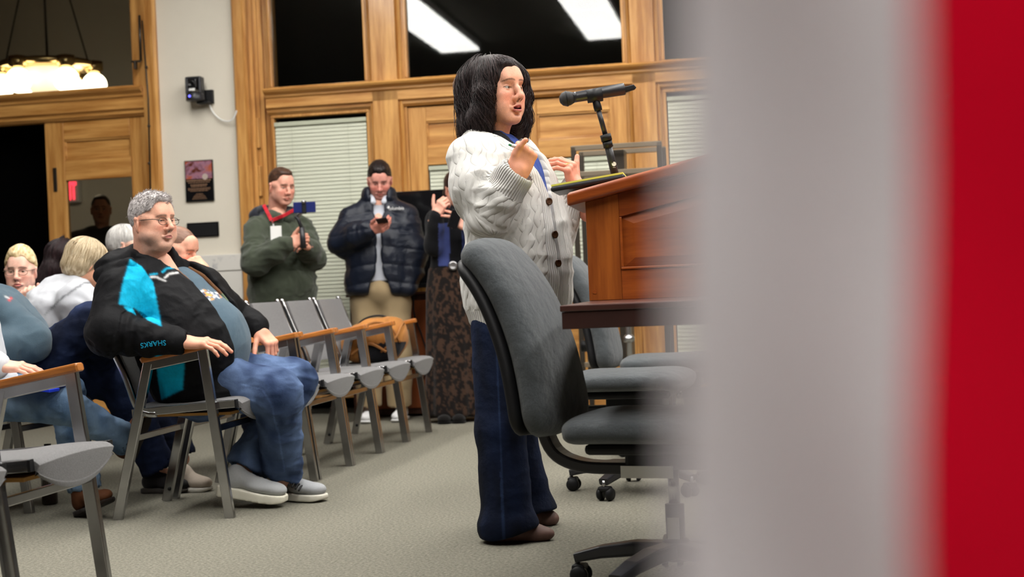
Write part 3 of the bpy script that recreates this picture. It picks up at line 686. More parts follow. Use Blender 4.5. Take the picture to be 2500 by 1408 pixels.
class SDF:
    def __init__(s, h): s.h = h; s.p = []
    def _a(s, lo, hi, fn, k, mode): s.p.append((np.asarray(lo, float), np.asarray(hi, float), fn, k, mode)); return s
    def cap(s, a, b, ra, rb=None, k=.02, mode='u'):
        a = np.asarray(a, float); b = np.asarray(b, float); rb = ra if rb is None else rb; ba = b - a; L = float(ba @ ba) + 1e-12; R = max(ra, rb)
        def fn(X, Y, Z):
            x, y, z = X - a[0], Y - a[1], Z - a[2]; t = np.clip((x*ba[0] + y*ba[1] + z*ba[2])/L, 0, 1)
            return np.sqrt((x - t*ba[0])**2 + (y - t*ba[1])**2 + (z - t*ba[2])**2) - (ra + (rb - ra)*t)
        return s._a(np.minimum(a, b) - R, np.maximum(a, b) + R, fn, k, mode)
    def chain(s, pts, rs, k=.02, mode='u'):
        for i in range(len(pts) - 1): s.cap(pts[i], pts[i + 1], rs[i], rs[i + 1], k, mode)
        return s
    def ell(s, c, r, k=.02, R=None, mode='u'):
        c = np.asarray(c, float); r = np.asarray(r if np.ndim(r) else (r, r, r), float); m = r.min(); M = r.max()
        def fn(X, Y, Z):
            x, y, z = X - c[0], Y - c[1], Z - c[2]
            if R is not None: x, y, z = x*R[0, 0] + y*R[1, 0] + z*R[2, 0], x*R[0, 1] + y*R[1, 1] + z*R[2, 1], x*R[0, 2] + y*R[1, 2] + z*R[2, 2]
            q = np.sqrt((x/r[0])**2 + (y/r[1])**2 + (z/r[2])**2); g = np.sqrt((x/r[0]**2)**2 + (y/r[1]**2)**2 + (z/r[2]**2)**2)
            return q*(q - 1)/(g + 1e-6)
        e = r if R is None else np.full(3, M)
        return s._a(c - e, c + e, fn, k, mode)
    def box(s, c, hs, r=.01, k=.01, R=None, mode='u'):
        c = np.asarray(c, float); hs = np.asarray(hs, float); M = np.full(3, np.linalg.norm(hs))
        def fn(X, Y, Z):
            x, y, z = X - c[0], Y - c[1], Z - c[2]
            if R is not None: x, y, z = x*R[0, 0] + y*R[1, 0] + z*R[2, 0], x*R[0, 1] + y*R[1, 1] + z*R[2, 1], x*R[0, 2] + y*R[1, 2] + z*R[2, 2]
            a, b, d = np.abs(x) - hs[0] + r, np.abs(y) - hs[1] + r, np.abs(z) - hs[2] + r
            return np.sqrt(np.maximum(a, 0)**2 + np.maximum(b, 0)**2 + np.maximum(d, 0)**2) + np.minimum(np.maximum(a, np.maximum(b, d)), 0) - r
        return s._a(c - M, c + M, fn, k, mode)
    def loft(s, O, R, st, k=.03, p=2.3, cap=.03, mode='u'):
        """st rows: z, cx, cy, rx, ry in the frame R (columns forward, left, up) at O"""
        st = np.asarray(st, float); O = np.asarray(O, float); zz = st[:, 0]
        cor = [O + R @ np.array((q[1] + a*q[3], q[2] + b*q[4], q[0])) for q in st for a in (-1, 1) for b in (-1, 1)]
        def fn(X, Y, Z):
            x, y, z = X - O[0], Y - O[1], Z - O[2]
            x, y, z = x*R[0, 0] + y*R[1, 0] + z*R[2, 0], x*R[0, 1] + y*R[1, 1] + z*R[2, 1], x*R[0, 2] + y*R[1, 2] + z*R[2, 2]
            zc = np.clip(z, zz[0], zz[-1]); g = [np.interp(zc, zz, st[:, i]) for i in (1, 2, 3, 4)]
            q = (np.abs((x - g[0])/g[2])**p + np.abs((y - g[1])/g[3])**p)**(1/p)
            d = (q - 1)*np.minimum(g[2], g[3]); e = np.maximum(z - zz[-1], zz[0] - z)
            hh = np.clip(.5 - .5*(e - d)/cap, 0, 1); return e + (d - e)*hh + cap*hh*(1 - hh)
        return s._a(np.min(cor, 0), np.max(cor, 0), fn, k, mode)
    def fn(s, lo, hi, f, k=.004, mode='s'): return s._a(lo, hi, f, k, mode)
    def mesh(s, smooth=1):
        h = s.h; add = [q for q in s.p if q[4] == 'u']
        lo = np.min([q[0] for q in add], 0) - .02 - 3*h; hi = np.max([q[1] for q in add], 0) + .02 + 3*h
        n = np.ceil((hi - lo)/h).astype(int) + 1; f = np.full(n, .5, np.float32)
        ax = [(lo[i] + h*np.arange(n[i])).astype(np.float32) for i in range(3)]
        for a, b, fn, k, mode in s.p:
            pad = max(.012, 1.6*k) + 2*h
            i0 = np.clip(np.floor((a - pad - lo)/h).astype(int), 0, n); i1 = np.clip(np.ceil((b + pad - lo)/h).astype(int) + 1, 0, n)
            if np.any(i1 <= i0): continue
            sl = tuple(slice(i0[i], i1[i]) for i in range(3))
            d = fn(ax[0][sl[0]][:, None, None], ax[1][sl[1]][None, :, None], ax[2][sl[2]][None, None, :]).astype(np.float32)
            g = f[sl]; k = max(k, 1e-4)
            if mode == 's': d = -d; t = np.clip(.5 - .5*(d - g)/k, 0, 1); f[sl] = d + (g - d)*t + k*t*(1 - t)
            else: t = np.clip(.5 + .5*(d - g)/k, 0, 1); f[sl] = d + (g - d)*t - k*t*(1 - t)
        ins = f < 0
        c = np.zeros(n - 1, np.uint8)
        for dx in (0, 1):
            for dy in (0, 1):
                for dz in (0, 1): c += ins[dx:n[0] - 1 + dx, dy:n[1] - 1 + dy, dz:n[2] - 1 + dz]
        cells = np.argwhere((c > 0) & (c < 8)); vid = np.full(n - 1, -1, np.int32); vid[tuple(cells.T)] = np.arange(len(cells))
        acc = np.zeros((len(cells), 3)); cnt = np.zeros(len(cells))
        offs = [(x, y, z) for x in (0, 1) for y in (0, 1) for z in (0, 1)]
        fv = {o: f[cells[:, 0] + o[0], cells[:, 1] + o[1], cells[:, 2] + o[2]] for o in offs}
        for o in offs:
            for i in range(3):
                if o[i]: continue
                q = list(o); q[i] = 1; q = tuple(q); A, B = fv[o], fv[q]; m = (A < 0) != (B < 0)
                t = A[m]/(A[m] - B[m]); pt = np.tile(np.array(o, float), (m.sum(), 1)); pt[:, i] += t
                acc[m] += pt; cnt[m] += 1
        V = lo + h*(cells + acc/cnt[:, None]); Fs = []
        for i in range(3):
            j, k = (i + 1) % 3, (i + 2) % 3
            A = [slice(None)]*3; B = [slice(None)]*3; A[i] = slice(0, n[i] - 1); B[i] = slice(1, n[i])
            for q in (A, B): q[j] = slice(1, n[j] - 1); q[k] = slice(1, n[k] - 1)
            sa, sb = ins[tuple(A)], ins[tuple(B)]; e = np.argwhere(sa != sb); flip = sa[tuple(e.T)]
            e[:, j] += 1; e[:, k] += 1
            def cell(dj, dk): w = e.copy(); w[:, j] += dj; w[:, k] += dk; return vid[tuple(w.T)]
            Q = np.stack((cell(-1, -1), cell(0, -1), cell(0, 0), cell(-1, 0)), 1)
            Q[~flip] = Q[~flip][:, ::-1]; Fs.append(Q)
        F = np.concatenate(Fs); F = F[(F >= 0).all(1)]
        for _ in range(smooth): V = lap(V, F)
        return V, F
def lap(V, F, a=.5):
    n = len(V); s = np.zeros((n, 3)); c = np.zeros(n)
    for i in range(4):
        x, y = F[:, i], F[:, (i + 1) % 4]
        for d in range(3): s[:, d] += np.bincount(x, V[y, d], n) + np.bincount(y, V[x, d], n)
        c += np.bincount(x, minlength=n) + np.bincount(y, minlength=n)
    return V*(1 - a) + a*s/np.maximum(c, 1)[:, None]
def normals(V, F):
    a = V[F[:, 2]] - V[F[:, 0]]; b = V[F[:, 3]] - V[F[:, 1]]; fn = np.cross(a, b); n = len(V); N = np.zeros((n, 3))
    for i in range(4):
        for d in range(3): N[:, d] += np.bincount(F[:, i], fn[:, d], n)
    return N/(np.linalg.norm(N, axis=1, keepdims=True) + 1e-12)
def wrinkle(V, F, amp=.004, scale=9, seed=1, stretch=(1, 1, 1), R=None):
    """soft ridged folds pushed along the normals"""
    P = V if R is None else V @ R; P = P*np.array(stretch)
    P = P + .05*np.stack((vnoise(P, 6, seed + 5), vnoise(P, 6, seed + 6), vnoise(P, 6, seed + 7)), 1)
    r = 1 - np.abs(vnoise(P, scale, seed))*2; r2 = 1 - np.abs(vnoise(P, scale*2.1, seed + 3))*2
    return V + normals(V, F)*(amp*(r*.7 + r2*.35))[:, None]
def joinm(parts):
    """list of (V, F quads, C) -> one"""
    V = []; F = []; C = []; k = 0
    for v, f, c in parts: V.append(v); F.append(f + k); C.append(np.broadcast_to(np.asarray(c, float), (len(v), 3))); k += len(v)
    return np.concatenate(V), np.concatenate(F), np.concatenate(C)
def sphere_q(c, r, n=20, m=14):
    """ball made of quads (poles are tiny rings)"""
    a = np.linspace(.02, PI - .02, m)[:, None]; b = (2*PI*np.arange(n)/n)[None, :]
    V = np.stack((np.sin(a)*np.cos(b), np.sin(a)*np.sin(b), np.cos(a) + 0*b), -1).reshape(-1, 3)
    F = np.array([(i*n + j, (i + 1)*n + j, (i + 1)*n + (j + 1) % n, i*n + (j + 1) % n) for i in range(m - 1) for j in range(n)])
    return np.asarray(c) + V*r, F
def strands(paths, r0, r1=.0004, n=3, taper=.3):
    """many thin tapering tubes: paths (S, T, 3)"""
    P = np.asarray(paths); S, T, _ = P.shape; t = np.gradient(P, axis=1); t /= np.linalg.norm(t, axis=2, keepdims=True) + 1e-9
    up = np.array((.3, .2, .93)); u = np.cross(t, up); u /= np.linalg.norm(u, axis=2, keepdims=True) + 1e-9; w = np.cross(t, u)
    tt = np.linspace(0, 1, T); r = np.where(tt < taper, r0*(.45 + .55*tt/taper), r0 + (r1 - r0)*((tt - taper)/(1 - taper))**1.6)[None, :, None]
    V = np.stack([P + r*(u*math.cos(2*PI*i/n) + w*math.sin(2*PI*i/n)) for i in range(n)], 2).reshape(-1, 3)
    s, q, i = np.meshgrid(np.arange(S), np.arange(T - 1), np.arange(n), indexing='ij'); b = (s*T + q)*n
    F = np.stack((b + i, b + (i + 1) % n, b + n + (i + 1) % n, b + n + i), -1).reshape(-1, 4)
    return V, F

# ------------------------------------------------------------------ heads (local: x out of the face, y to the person's left, z up; origin between the ears)
def head(h=.0026, skin=(.6, .36, .26), w=1.0, fat=0.0, nose=1.0, jaw=1.0, open_=0.0, brow=(.05, .03, .02), browth=.0035, lips=None, gaze=(1, 0, 0), iris=(.10, .06, .03),
         stubble=None, lid=.0, neck=(.054, .058), nlen=.11, seed=1, ear=True, redden=.18, age=.3, browh=.0, smile=0.0):
    s = SDF(h); k = .03
    s.ell((-.012, 0, .036), (.097, .075*w, .082), .03)
    s.ell((.030, 0, -.025), (.060, .060*w + .2*fat, .085), .035)
    s.ell((-.02, 0, -.03), (.07, .064*w + .3*fat, .06), .03)
    for y in (-1, 1):
        s.cap((.0, y*(.047*w + fat*.5), -.060), (.062, y*.020*jaw, -.098), .021 + fat*.3, .019, .03)
        s.ell((.060, y*.043*w, -.024), (.026, .024, .022), .022)
        s.cap((.012, y*.066*w, .015), (.055, y*.052*w, .01), .014, .010, .025)
        s.ell((.05, y*(.042*w + fat*.5), -.062), (.028, .022 + fat, .026), .03)
    s.ell((.070, 0, -.104), (.020, .021*jaw, .016), .018)
    if fat > .005: s.ell((.020, 0, -.118), (.048, .046 + fat*.5, .026), .03)
    s.cap((.083, -.030, .026 + browh), (.083, .030, .026 + browh), .013, .013, .02)
    s.ell((.070, 0, .055), (.025, .045, .035), .03)
    for y in (-1, 1):
        s.ell((.104, y*.031, .002), (.018, .021, .0125), .012, mode='s')
    # lids: two shells round the eyeball
    ec = [(.0755, y*.031, .0015) for y in (-1, 1)]
    for c in ec:
        c = np.array(c)
        s.ell(c, (.0137, .0150, .0130), .003)
        op = .0046 - lid*.0045
        s.ell(c + np.array((.012, 0, -.0004 - lid*.001)), (.012, .0142, max(op, .0009)), .0012, mode='s')
    # nose
    s.chain([(.090, 0, .018), (.101, 0, -.006), (.1125*nose + .0, 0, -.028)], [.0075, .0085, .0105], .012)
    s.ell((.1115*nose, 0, -.033), (.0125, .0125, .0105), .008)
    for y in (-1, 1):
        s.ell((.0995, y*.0125, -.037), (.0115, .0078, .0088), .007)
        s.ell((.106, y*.0068, -.0465), (.0060, .0036, .0042), .003, mode='s')
    s.cap((.097, 0, -.046), (.097, 0, -.058), .0085, .0075, .012)
    # mouth
    mz = -.0675
    for y in (-1, 1):
        s.cap((.1005, y*.006, mz + .0045), (.088, y*.0255, mz + .000 + smile), .0049, .0022, .008)
        s.cap((.0985, y*.006, mz - .0065 - open_), (.086, y*.024, mz - .0025 - open_*.4 + smile), .0058, .0022, .008)
    s.ell((.0975, 0, mz - .0072 - open_), (.0078, .011, .0060), .006)
    if open_ > 0: s.ell((.096, 0, mz - .001 - open_*.45), (.016, .0185, .0022 + open_*.62), .002, mode='s')
    else: s.ell((.103, 0, mz - .0008), (.012, .026, .0011), .002, mode='s')
    s.ell((.094, 0, mz - .0195 - open_), (.010, .015, .0055), .006, mode='s')
    if ear:
        for y in (-1, 1):
            R = Rz(y*22) @ Ry(-12)
            c = np.array((-.010, y*(.0785*w + fat*.15), -.008))
            s.ell(c, (.0190, .0085, .032), .005, R); s.ell(c + np.array((0, y*.005, .020)), (.0165, .006, .012), .004, R); s.ell(c + np.array((.004, y*.001, -.026)), (.009, .0055, .010), .005, R)
            s.ell(c + R @ np.array((.003, y*.009, .003)), (.0095, .0062, .0165), .003, R, mode='s')
    s.chain([(-.022, 0, -.05), (-.030, 0, -.10), (-.045, 0, -.10 - nlen)], [neck[0], neck[0], neck[1]], .03)
    s.cap((.012, 0, -.11), (.006, 0, -.14), .024, .022, .03)
    V, F = s.mesh(1)
    x, y, z = V.T; ay = np.abs(y)
    C = np.tile(np.array(skin), (len(V), 1)); n1 = fbm(V, 45, seed); n2 = fbm(V, 260, seed + 9, 2)
    C *= (1 + .09*n1 + .07*n2)[:, None]
    red = np.exp(-((x - .075)**2/.0009 + (ay - .04)**2/.0005 + (z + .032)**2/.0005)) + .9*np.exp(-((x - .112)**2/.0003 + ay**2/.0002 + (z + .032)**2/.0002)) + .3*(np.abs(ay - .085*w) < .010)*(np.abs(z + .006) < .036)*(np.abs(x + .010) < .024)
    C *= 1 + red[:, None]*redden*np.array((.35, -.75, -.75))
    L = np.array(lips if lips is not None else np.array(skin)*np.array((.78, .50, .50)))
    lm = np.clip(1.5 - np.sqrt((y/.0245)**2 + ((z - mz + .0015 + open_*.5)/(.0078 + open_*.9))**2)*1.5, 0, 1)*(x > .082); lm = np.clip(lm*3, 0, 1)
    C = C*(1 - lm[:, None]) + L*lm[:, None]
    if open_ > 0:
        mm = (np.abs(z - mz + .001 + open_*.45) < .0012 + open_*.55)*(ay < .018)*(x < .0945)*(x > .07); C[mm] = (.03, .008, .008)
    else:
        mm = (np.abs(z - mz + .0008) < .0013)*(ay < .024)*(x > .082); C[mm] *= .45
    nm = (np.abs(z + .0465) < .005)*(np.abs(ay - .0068) < .0035)*(x > .1); C[nm] *= .35
    bz = .0245 + browh - ((ay - .026)/.022)**2*.0055
    bm = np.clip(1.6 - np.sqrt(((z - bz)/browth)**2 + (np.maximum(np.abs(ay - .030) - .017, 0)/.004)**2), 0, 1)*(x > .05)*(.75 + .35*vnoise(V, 420, seed))
    bm = np.clip(bm, 0, 1)[:, None]; C = C*(1 - bm) + np.array(brow)*bm
    if stubble is not None:
        sm = np.clip((-.038 - z)/.012, 0, 1)*np.clip((x + .012)/.02, 0, 1)*np.clip((z + .155)/.03, 0, 1)*(1 - lm)*stubble[0]*(.75 + .45*vnoise(V, 500, seed + 3)); sm = np.clip(sm, 0, 1)[:, None]
        C = C*(1 - sm) + np.array(stubble[1])*sm
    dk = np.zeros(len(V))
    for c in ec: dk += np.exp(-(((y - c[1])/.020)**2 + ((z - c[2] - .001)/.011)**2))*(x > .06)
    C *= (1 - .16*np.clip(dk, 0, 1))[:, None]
    lash = np.zeros(len(V), bool)
    for c in ec: lash |= (np.abs(np.sqrt(((y - c[1])/.0142)**2 + ((z - c[2])/max(.0046 - lid*.0045, .0012))**2) - 1.05) < .16)*(x > .07)*(z > c[2] - .001)
    C[lash] *= .35
    parts = [(V, F, C)]
    g = unit(gaze)
    for c in ec:
        v, f = sphere_q(c, .0122, 28, 20); q = v - np.array(c); d = (q/np.linalg.norm(q, axis=1, keepdims=True)) @ g
        cc = np.tile((.46, .42, .39), (len(v), 1)); cc[d > .872] = iris; cc[d > .975] = (.004, .004, .004)
        parts.append((v, f, cc))
    return joinm(parts)
def skull_hair(h=.003, thick=.010, front=.058, side=.02, back=-.06, top=0.0, w=1.0, seed=3, amp=.002, hairline=.062, temple=.03, extra=None):
    """short hair: shell over the skull, cut away in front and below"""
    s = SDF(h)
    s.ell((-.014, 0, .040), (.096 + thick, .0745*w + thick*.8, .083 + thick + top), .02)
    if top: s.ell((.035, 0, .098), (.055, .05*w, .022 + top), .02)
    if extra: extra(s)
    # face opening
    def cut(X, Y, Z):
        ay = np.abs(Y); line = hairline - .25*np.maximum(ay - .03, 0) + .9*np.maximum(ay - temple - .02, 0)*0
        a = np.maximum(front - .22*ay - X, Z - (line + .02*np.sin(ay*60)))     # forehead
        b = np.maximum((side - X), Z - .035 - .4*(X - side))                     # temples
        e = np.maximum(-.012 - X, np.maximum(Z - .010, .045 - ay))            # round the ear
        c = Z - back - .55*np.maximum(X + .05, 0)                          # nape
        return np.minimum(np.minimum(a, b), np.minimum(c, e))
    s.fn((-.2, -.2, -.25), (.2, .2, .25), cut, .006)
    V, F = s.mesh(1); N = normals(V, F)
    V = V + N*(amp*fbm(V*np.array((60, 130, 60)), 1.0, seed))[:, None]
    return V, F
# ------------------------------------------------------------------ hands (right: wrist at origin, fingers +x, back of hand +z, thumb side +y)
def hand(curl=((20, 25, 15),)*4, spread=(8, 2, -4, -10), thumb=(38, -18, 12, 10), left=False, h=.0024, skin=(.6, .36, .26), sc=1.0, wrist=.09, ring=None, seed=2):
    s = SDF(h)
    s.box((.043, -.001, .0), (.047, .037, .0135), .0125, .012); s.ell((.03, .022, -.008), (.032, .016, .014), .012); s.ell((.035, -.024, -.006), (.034, .014, .013), .012)
    s.cap((-wrist, 0, .0), (.012, 0, 0), .0275, .0255, .02)
    base = ((.086, .0285, .001), (.089, .0095, .003), (.086, -.0105, .002), (.079, -.029, -.001))
    ln = ((.043, .025, .021), (.047, .029, .022), (.043, .027, .021), (.034, .020, .018)); rr = (.0095, .0097, .0092, .0080); tips = []
    for i in range(4):
        p = np.array(base[i]); a = 0.0; r = rr[i]; yaw = spread[i]
        s.ell(p + np.array((-.004, 0, .004)), r*1.12, .008)
        for j in range(3):
            a += curl[i][j]; d = Rz(yaw*(1 if j == 0 else 1)) @ np.array((math.cos(rad(a)), 0, -math.sin(rad(a)))); q = p + d*ln[i][j]
            s.cap(p, q, r*(1 - .07*j), r*(1 - .07*(j + 1)), .0035); s.ell(p, r*1.05*(1 - .06*j), .003); p = q
        tips.append((p, d, r))
    ya, pa, c1, c2 = thumb; p = np.array((.018, .026, -.006)); L = (.040, .032, .026); r = .0135
    for j in range(3):
        d = Rz(ya - (0, c1, c1 + c2)[j]) @ np.array((math.cos(rad(pa)), 0, math.sin(rad(pa)))); q = p + d*L[j]
        s.cap(p, q, r*(1 - .12*j), r*(1 - .12*(j + 1)), .008 if j == 0 else .004); p = q
    tips.append((p, d, .0098))
    V, F = s.mesh(1)
    C = np.tile(np.array(skin), (len(V), 1))*(1 + .07*fbm(V, 60, seed))[:, None]
    for i in range(4): C *= 1 + (.16*np.exp(-((V - np.array(base[i]))**2).sum(1)/.00012))[:, None]*np.array((.6, -.7, -.7))
    for p, d, r in tips: C *= 1 + (.22*np.exp(-((V - p)**2).sum(1)/.00015))[:, None]*np.array((.5, -.7, -.7))
    V = V*sc
    if left: V = V*np.array((1, -1, 1)); F = F[:, ::-1]
    return V, F, C
def put(m, O, R): return (m[0] @ np.asarray(R).T + np.asarray(O), m[1]) + tuple(m[2:])
SK = {'fair': srgb(226, 170, 146), 'pink': srgb(224, 164, 144), 'tan': srgb(206, 150, 122), 'pale': srgb(232, 186, 164)}
pm('skin', (1, 1, 1), .5, attr=True, sss=.06, spec=.35, bump=(380, .0006))
pm('hair', (1, 1, 1), .42, attr=True, spec=.35)
pm('cloth_col', (1, 1, 1), .9, attr=True, spec=.15, bump=(700, .0008), sheen=.1)
def core(J, sc=1.0, h=.014):
    """limbs and trunk inside the clothes, so that the body is whole"""
    s = SDF(h)
    s.cap(J['pel'], J['chest'], .11*sc, .12*sc, .05).cap(J['chest'], J['neck'], .09*sc, .05*sc, .04)
    for q in 'rl':
        if 'sh' + q in J: s.cap(J['chest'], J['sh' + q], .07*sc, .05*sc, .04).chain([J['sh' + q], J['el' + q], J['wr' + q]], [.047*sc, .040*sc, .029*sc], .02)
        if 'hi' + q in J: s.chain([J['pel']*.4 + J['hi' + q]*.6, J['hi' + q], J['kn' + q], J['an' + q]], [.08*sc, .078*sc, .052*sc, .036*sc], .03)
    V, F = s.mesh(0); return V, F, SK['fair']
class Person:
    def __init__(s, label, base, group=None):
        s.b = np.array((base[0], base[1], base[2] if len(base) > 2 else 0.0), float); s.o = thing('person', label, 'person', tuple(s.b), group=group); s.parts = []
    def part(s, name, V, F, m, C=None, parent=None, attrs=None, smooth=True):
        return mesh(name, V - s.b, F, MATS[m] if isinstance(m, str) else m, parent or s.o, smooth, col=None if C is None else np.broadcast_to(np.asarray(C, float), (len(V), 3)), attrs=attrs)
    def mb(s, name, mb, m, smooth=True, parent=None):
        mb.v = [tuple(np.array(p) - s.b) for p in mb.v]; return mb.build(name, MATS[m], parent or s.o, smooth)
    def body(s, parts): V, F, C = joinm(parts); return s.part('body', V, F, 'skin', C)
def hairmat(cols, V, seed=1, stretch=(25, 25, 160)):
    """streaky mix of two hair colours"""
    t = np.clip(.5 + .8*fbm(V*np.array(stretch), 1.0, seed, 2), 0, 1)[:, None]; return np.array(cols[0])*(1 - t) + np.array(cols[1])*t
def shoe(heel, toe, width=.046, height=.085, h=.004, sole=.018, up=(0, 0, 1), open_=False):
    """returns (upper, sole) meshes; heel/toe points on the ground line"""
    heel = np.asarray(heel, float); toe = np.asarray(toe, float); L = np.linalg.norm(toe - heel); R = frame(toe - heel, up)
    def P(x, y, z): return heel + R @ np.array((x*L, y, z))
    s = SDF(h)
    s.ell(P(.18, 0, sole + .028), (.19*L, width*.82, .040), .02, R); s.cap(P(.2, 0, sole + .03), P(.22, 0, height), .034, .036, .02)
    s.cap(P(.3, 0, sole + .045), P(.62, 0, sole + .022), .036, .028, .02); s.ell(P(.66, 0, sole + .018), (.30*L, width, .028), .02, R); s.ell(P(.84, 0, sole + .014), (.15*L, width*.85, .024), .015, R)
    s.fn(heel - .4, heel + .4, lambda X, Y, Z: (X - heel[0])*R[0, 2] + (Y - heel[1])*R[1, 2] + (Z - heel[2])*R[2, 2] - sole*.8, .003)
    up_ = s.mesh(1)
    s = SDF(h)
    st = [(.0, .55), (.03, .78), (.12, .92), (.35, .82), (.65, 1.03), (.85, .95), (.96, .68), (1.0, .4)]
    def fs(X, Y, Z):
        x = (X - heel[0])*R[0, 0] + (Y - heel[1])*R[1, 0] + (Z - heel[2])*R[2, 0]; y = (X - heel[0])*R[0, 1] + (Y - heel[1])*R[1, 1] + (Z - heel[2])*R[2, 1]; z = (X - heel[0])*R[0, 2] + (Y - heel[1])*R[1, 2] + (Z - heel[2])*R[2, 2]
        w = np.interp(x/L, [a for a, b in st], [b for a, b in st])*width*1.06
        zt = sole*(1 + .35*np.clip(.5 - x/L, -.2, .5)); zb = .010*np.clip((x/L - .8)/.2, 0, 1)**2
        d = np.maximum(np.abs(y) - w, np.maximum(np.maximum(-x, x - L), np.maximum(z - zt, zb - z))); return d
    c = (heel + toe)/2; s.fn(c - L*.6, c + L*.6, fs, .004, 'u')
    return up_, s.mesh(2)
def loops(J, pts): return pts

def hair_table(V, c, na=72, ne=40):
    """outermost radius of a hair volume by direction"""
    q = V - np.asarray(c); r = np.linalg.norm(q, axis=1); az = np.arctan2(q[:, 1], q[:, 0]); el = np.arcsin(q[:, 2]/r)
    T = np.zeros((na, ne)); i = ((az + PI)/(2*PI)*na).astype(int) % na; j = np.clip(((el + PI/2)/PI*ne).astype(int), 0, ne - 1); np.maximum.at(T, (i, j), r)
    for _ in range(30):
        z = T == 0
        if not z.any(): break
        n = sum(np.where(np.roll(np.roll(T, a, 0), b, 1) > 0, 1, 0) for a in (-1, 0, 1) for b in (-1, 0, 1)); m = sum(np.roll(np.roll(T, a, 0), b, 1) for a in (-1, 0, 1) for b in (-1, 0, 1)); T = np.where(z & (n > 0), m/np.maximum(n, 1), T)
    for _ in range(2): T = sum(np.roll(T, a, 0) for a in (-1, 0, 1))/3
    def look(az, el):
        x = (az + PI)/(2*PI)*na - .5; y = np.clip((el + PI/2)/PI*ne - .5, 0, ne - 1.001); i = np.floor(x).astype(int); fx = x - i; j = y.astype(int); fy = y - j
        g = lambda a, b: T[a % na, np.clip(b, 0, ne - 1)]
        return (g(i, j)*(1 - fx) + g(i + 1, j)*fx)*(1 - fy) + (g(i, j + 1)*(1 - fx) + g(i + 1, j + 1)*fx)*fy
    return look
def hair_paths(V, c, n, azr, elr, T=18, part=(0, 0), wave=.006, freq=2.0, lift=(-.002, .006), drift=.3, seed=1, az0=None):
    """strand paths lying on a hair volume, from the top (el) down, az = direction round the head"""
    g = np.random.default_rng(seed); look = hair_table(V, c); t = np.linspace(0, 1, T)[None, :]
    a0 = g.uniform(azr[0], azr[1], n)[:, None]; e0 = g.uniform(elr[0], elr[1], n)[:, None]; e1 = g.uniform(elr[2], elr[3], n)[:, None]
    ph = g.uniform(0, 2*PI, n)[:, None]; fr = g.uniform(.7, 1.3, n)[:, None]*freq; w = g.uniform(.3, 1, n)[:, None]*wave; lf = g.uniform(lift[0], lift[1], n)[:, None]
    el = e0 + (e1 - e0)*t; az = a0 + drift*g.normal(0, 1, n)[:, None]*t*.5
    r = look(az, el); wob = w*np.sin(2*PI*fr*t + ph)*np.clip(t*1.6, 0, 1); az = az + wob/np.maximum(r*np.cos(el), .03); r = r + lf + .5*w*np.cos(2*PI*fr*t + ph)*t
    return np.asarray(c) + np.stack((r*np.cos(el)*np.cos(az), r*np.cos(el)*np.sin(az), r*np.sin(el)), -1)
# ================================================================== the speaker: white cable cardigan, dark jeans
pm('jeans_dark', (1, 1, 1), .85, attr=True, spec=.2, bump=(900, .0008), fine=(40, .004))
def knit_material():
    """knit relief from the garment's own coordinates: x across, y along, z picks plain rib"""
    m = pm('cable_knit', srgb(206, 204, 200), .95, spec=.1, sheen=.3)
    N = m.node_tree.nodes; L = m.node_tree.links; P = N['Principled BSDF']
    at = N.new('ShaderNodeAttribute'); at.attribute_name = 'knit'; sp = N.new('ShaderNodeSeparateXYZ'); L.new(at.outputs['Vector'], sp.inputs[0])
    def op(kind, a, b=0.0):
        q = N.new('ShaderNodeMath'); q.operation = kind
        for i_, x in enumerate((a, b)):
            if isinstance(x, (int, float)): q.inputs[i_].default_value = x
            else: L.new(x, q.inputs[i_])
        return q.outputs[0]
    u, v, w0 = sp.outputs; pt, tw = .056, .105; w = op('MAXIMUM', w0, 0.0); at2 = N.new('ShaderNodeAttribute'); at2.attribute_name = 'knit_fade'; flat_ = at2.outputs['Fac']
    row_ = op('FLOOR', op('DIVIDE', u, pt)); c = op('SUBTRACT', op('SUBTRACT', u, op('MULTIPLY', row_, pt)), pt/2)
    ph = op('MULTIPLY', op('ADD', op('DIVIDE', v, tw), op('MULTIPLY', row_, .37)), 2*PI); off = op('MULTIPLY', op('SINE', ph), .0115)
    def lobe(d): return op('SQRT', op('MAXIMUM', op('SUBTRACT', 1.0, op('POWER', op('DIVIDE', op('ABSOLUTE', d), .0145), 2.0)), 0.0))
    s1 = lobe(op('SUBTRACT', c, off)); s2 = lobe(op('ADD', c, off)); fr = op('GREATER_THAN', op('COSINE', ph), 0.0)
    hg = op('MAXIMUM', op('MULTIPLY', s1, op('ADD', .6, op('MULTIPLY', fr, .4))), op('MULTIPLY', s2, op('SUBTRACT', 1.0, op('MULTIPLY', fr, .4))))
    rb = op('MULTIPLY', op('ABSOLUTE', op('COSINE', op('MULTIPLY', u, PI/.0105))), .55)
    tot = op('ADD', op('MULTIPLY', hg, op('SUBTRACT', 1.0, w)), op('MULTIPLY', rb, w))
    st = op('MULTIPLY', op('ADD', op('SINE', op('MULTIPLY', u, 2*PI/.0045)), op('SINE', op('MULTIPLY', v, 2*PI/.0055))), .006)
    b = N.new('ShaderNodeBump'); b.inputs['Distance'].default_value = .006; b.inputs['Strength'].default_value = 1.0; L.new(op('MULTIPLY', op('ADD', tot, st), flat_), b.inputs['Height']); L.new(b.outputs[0], P.inputs['Normal'])
    return m
knit_material()
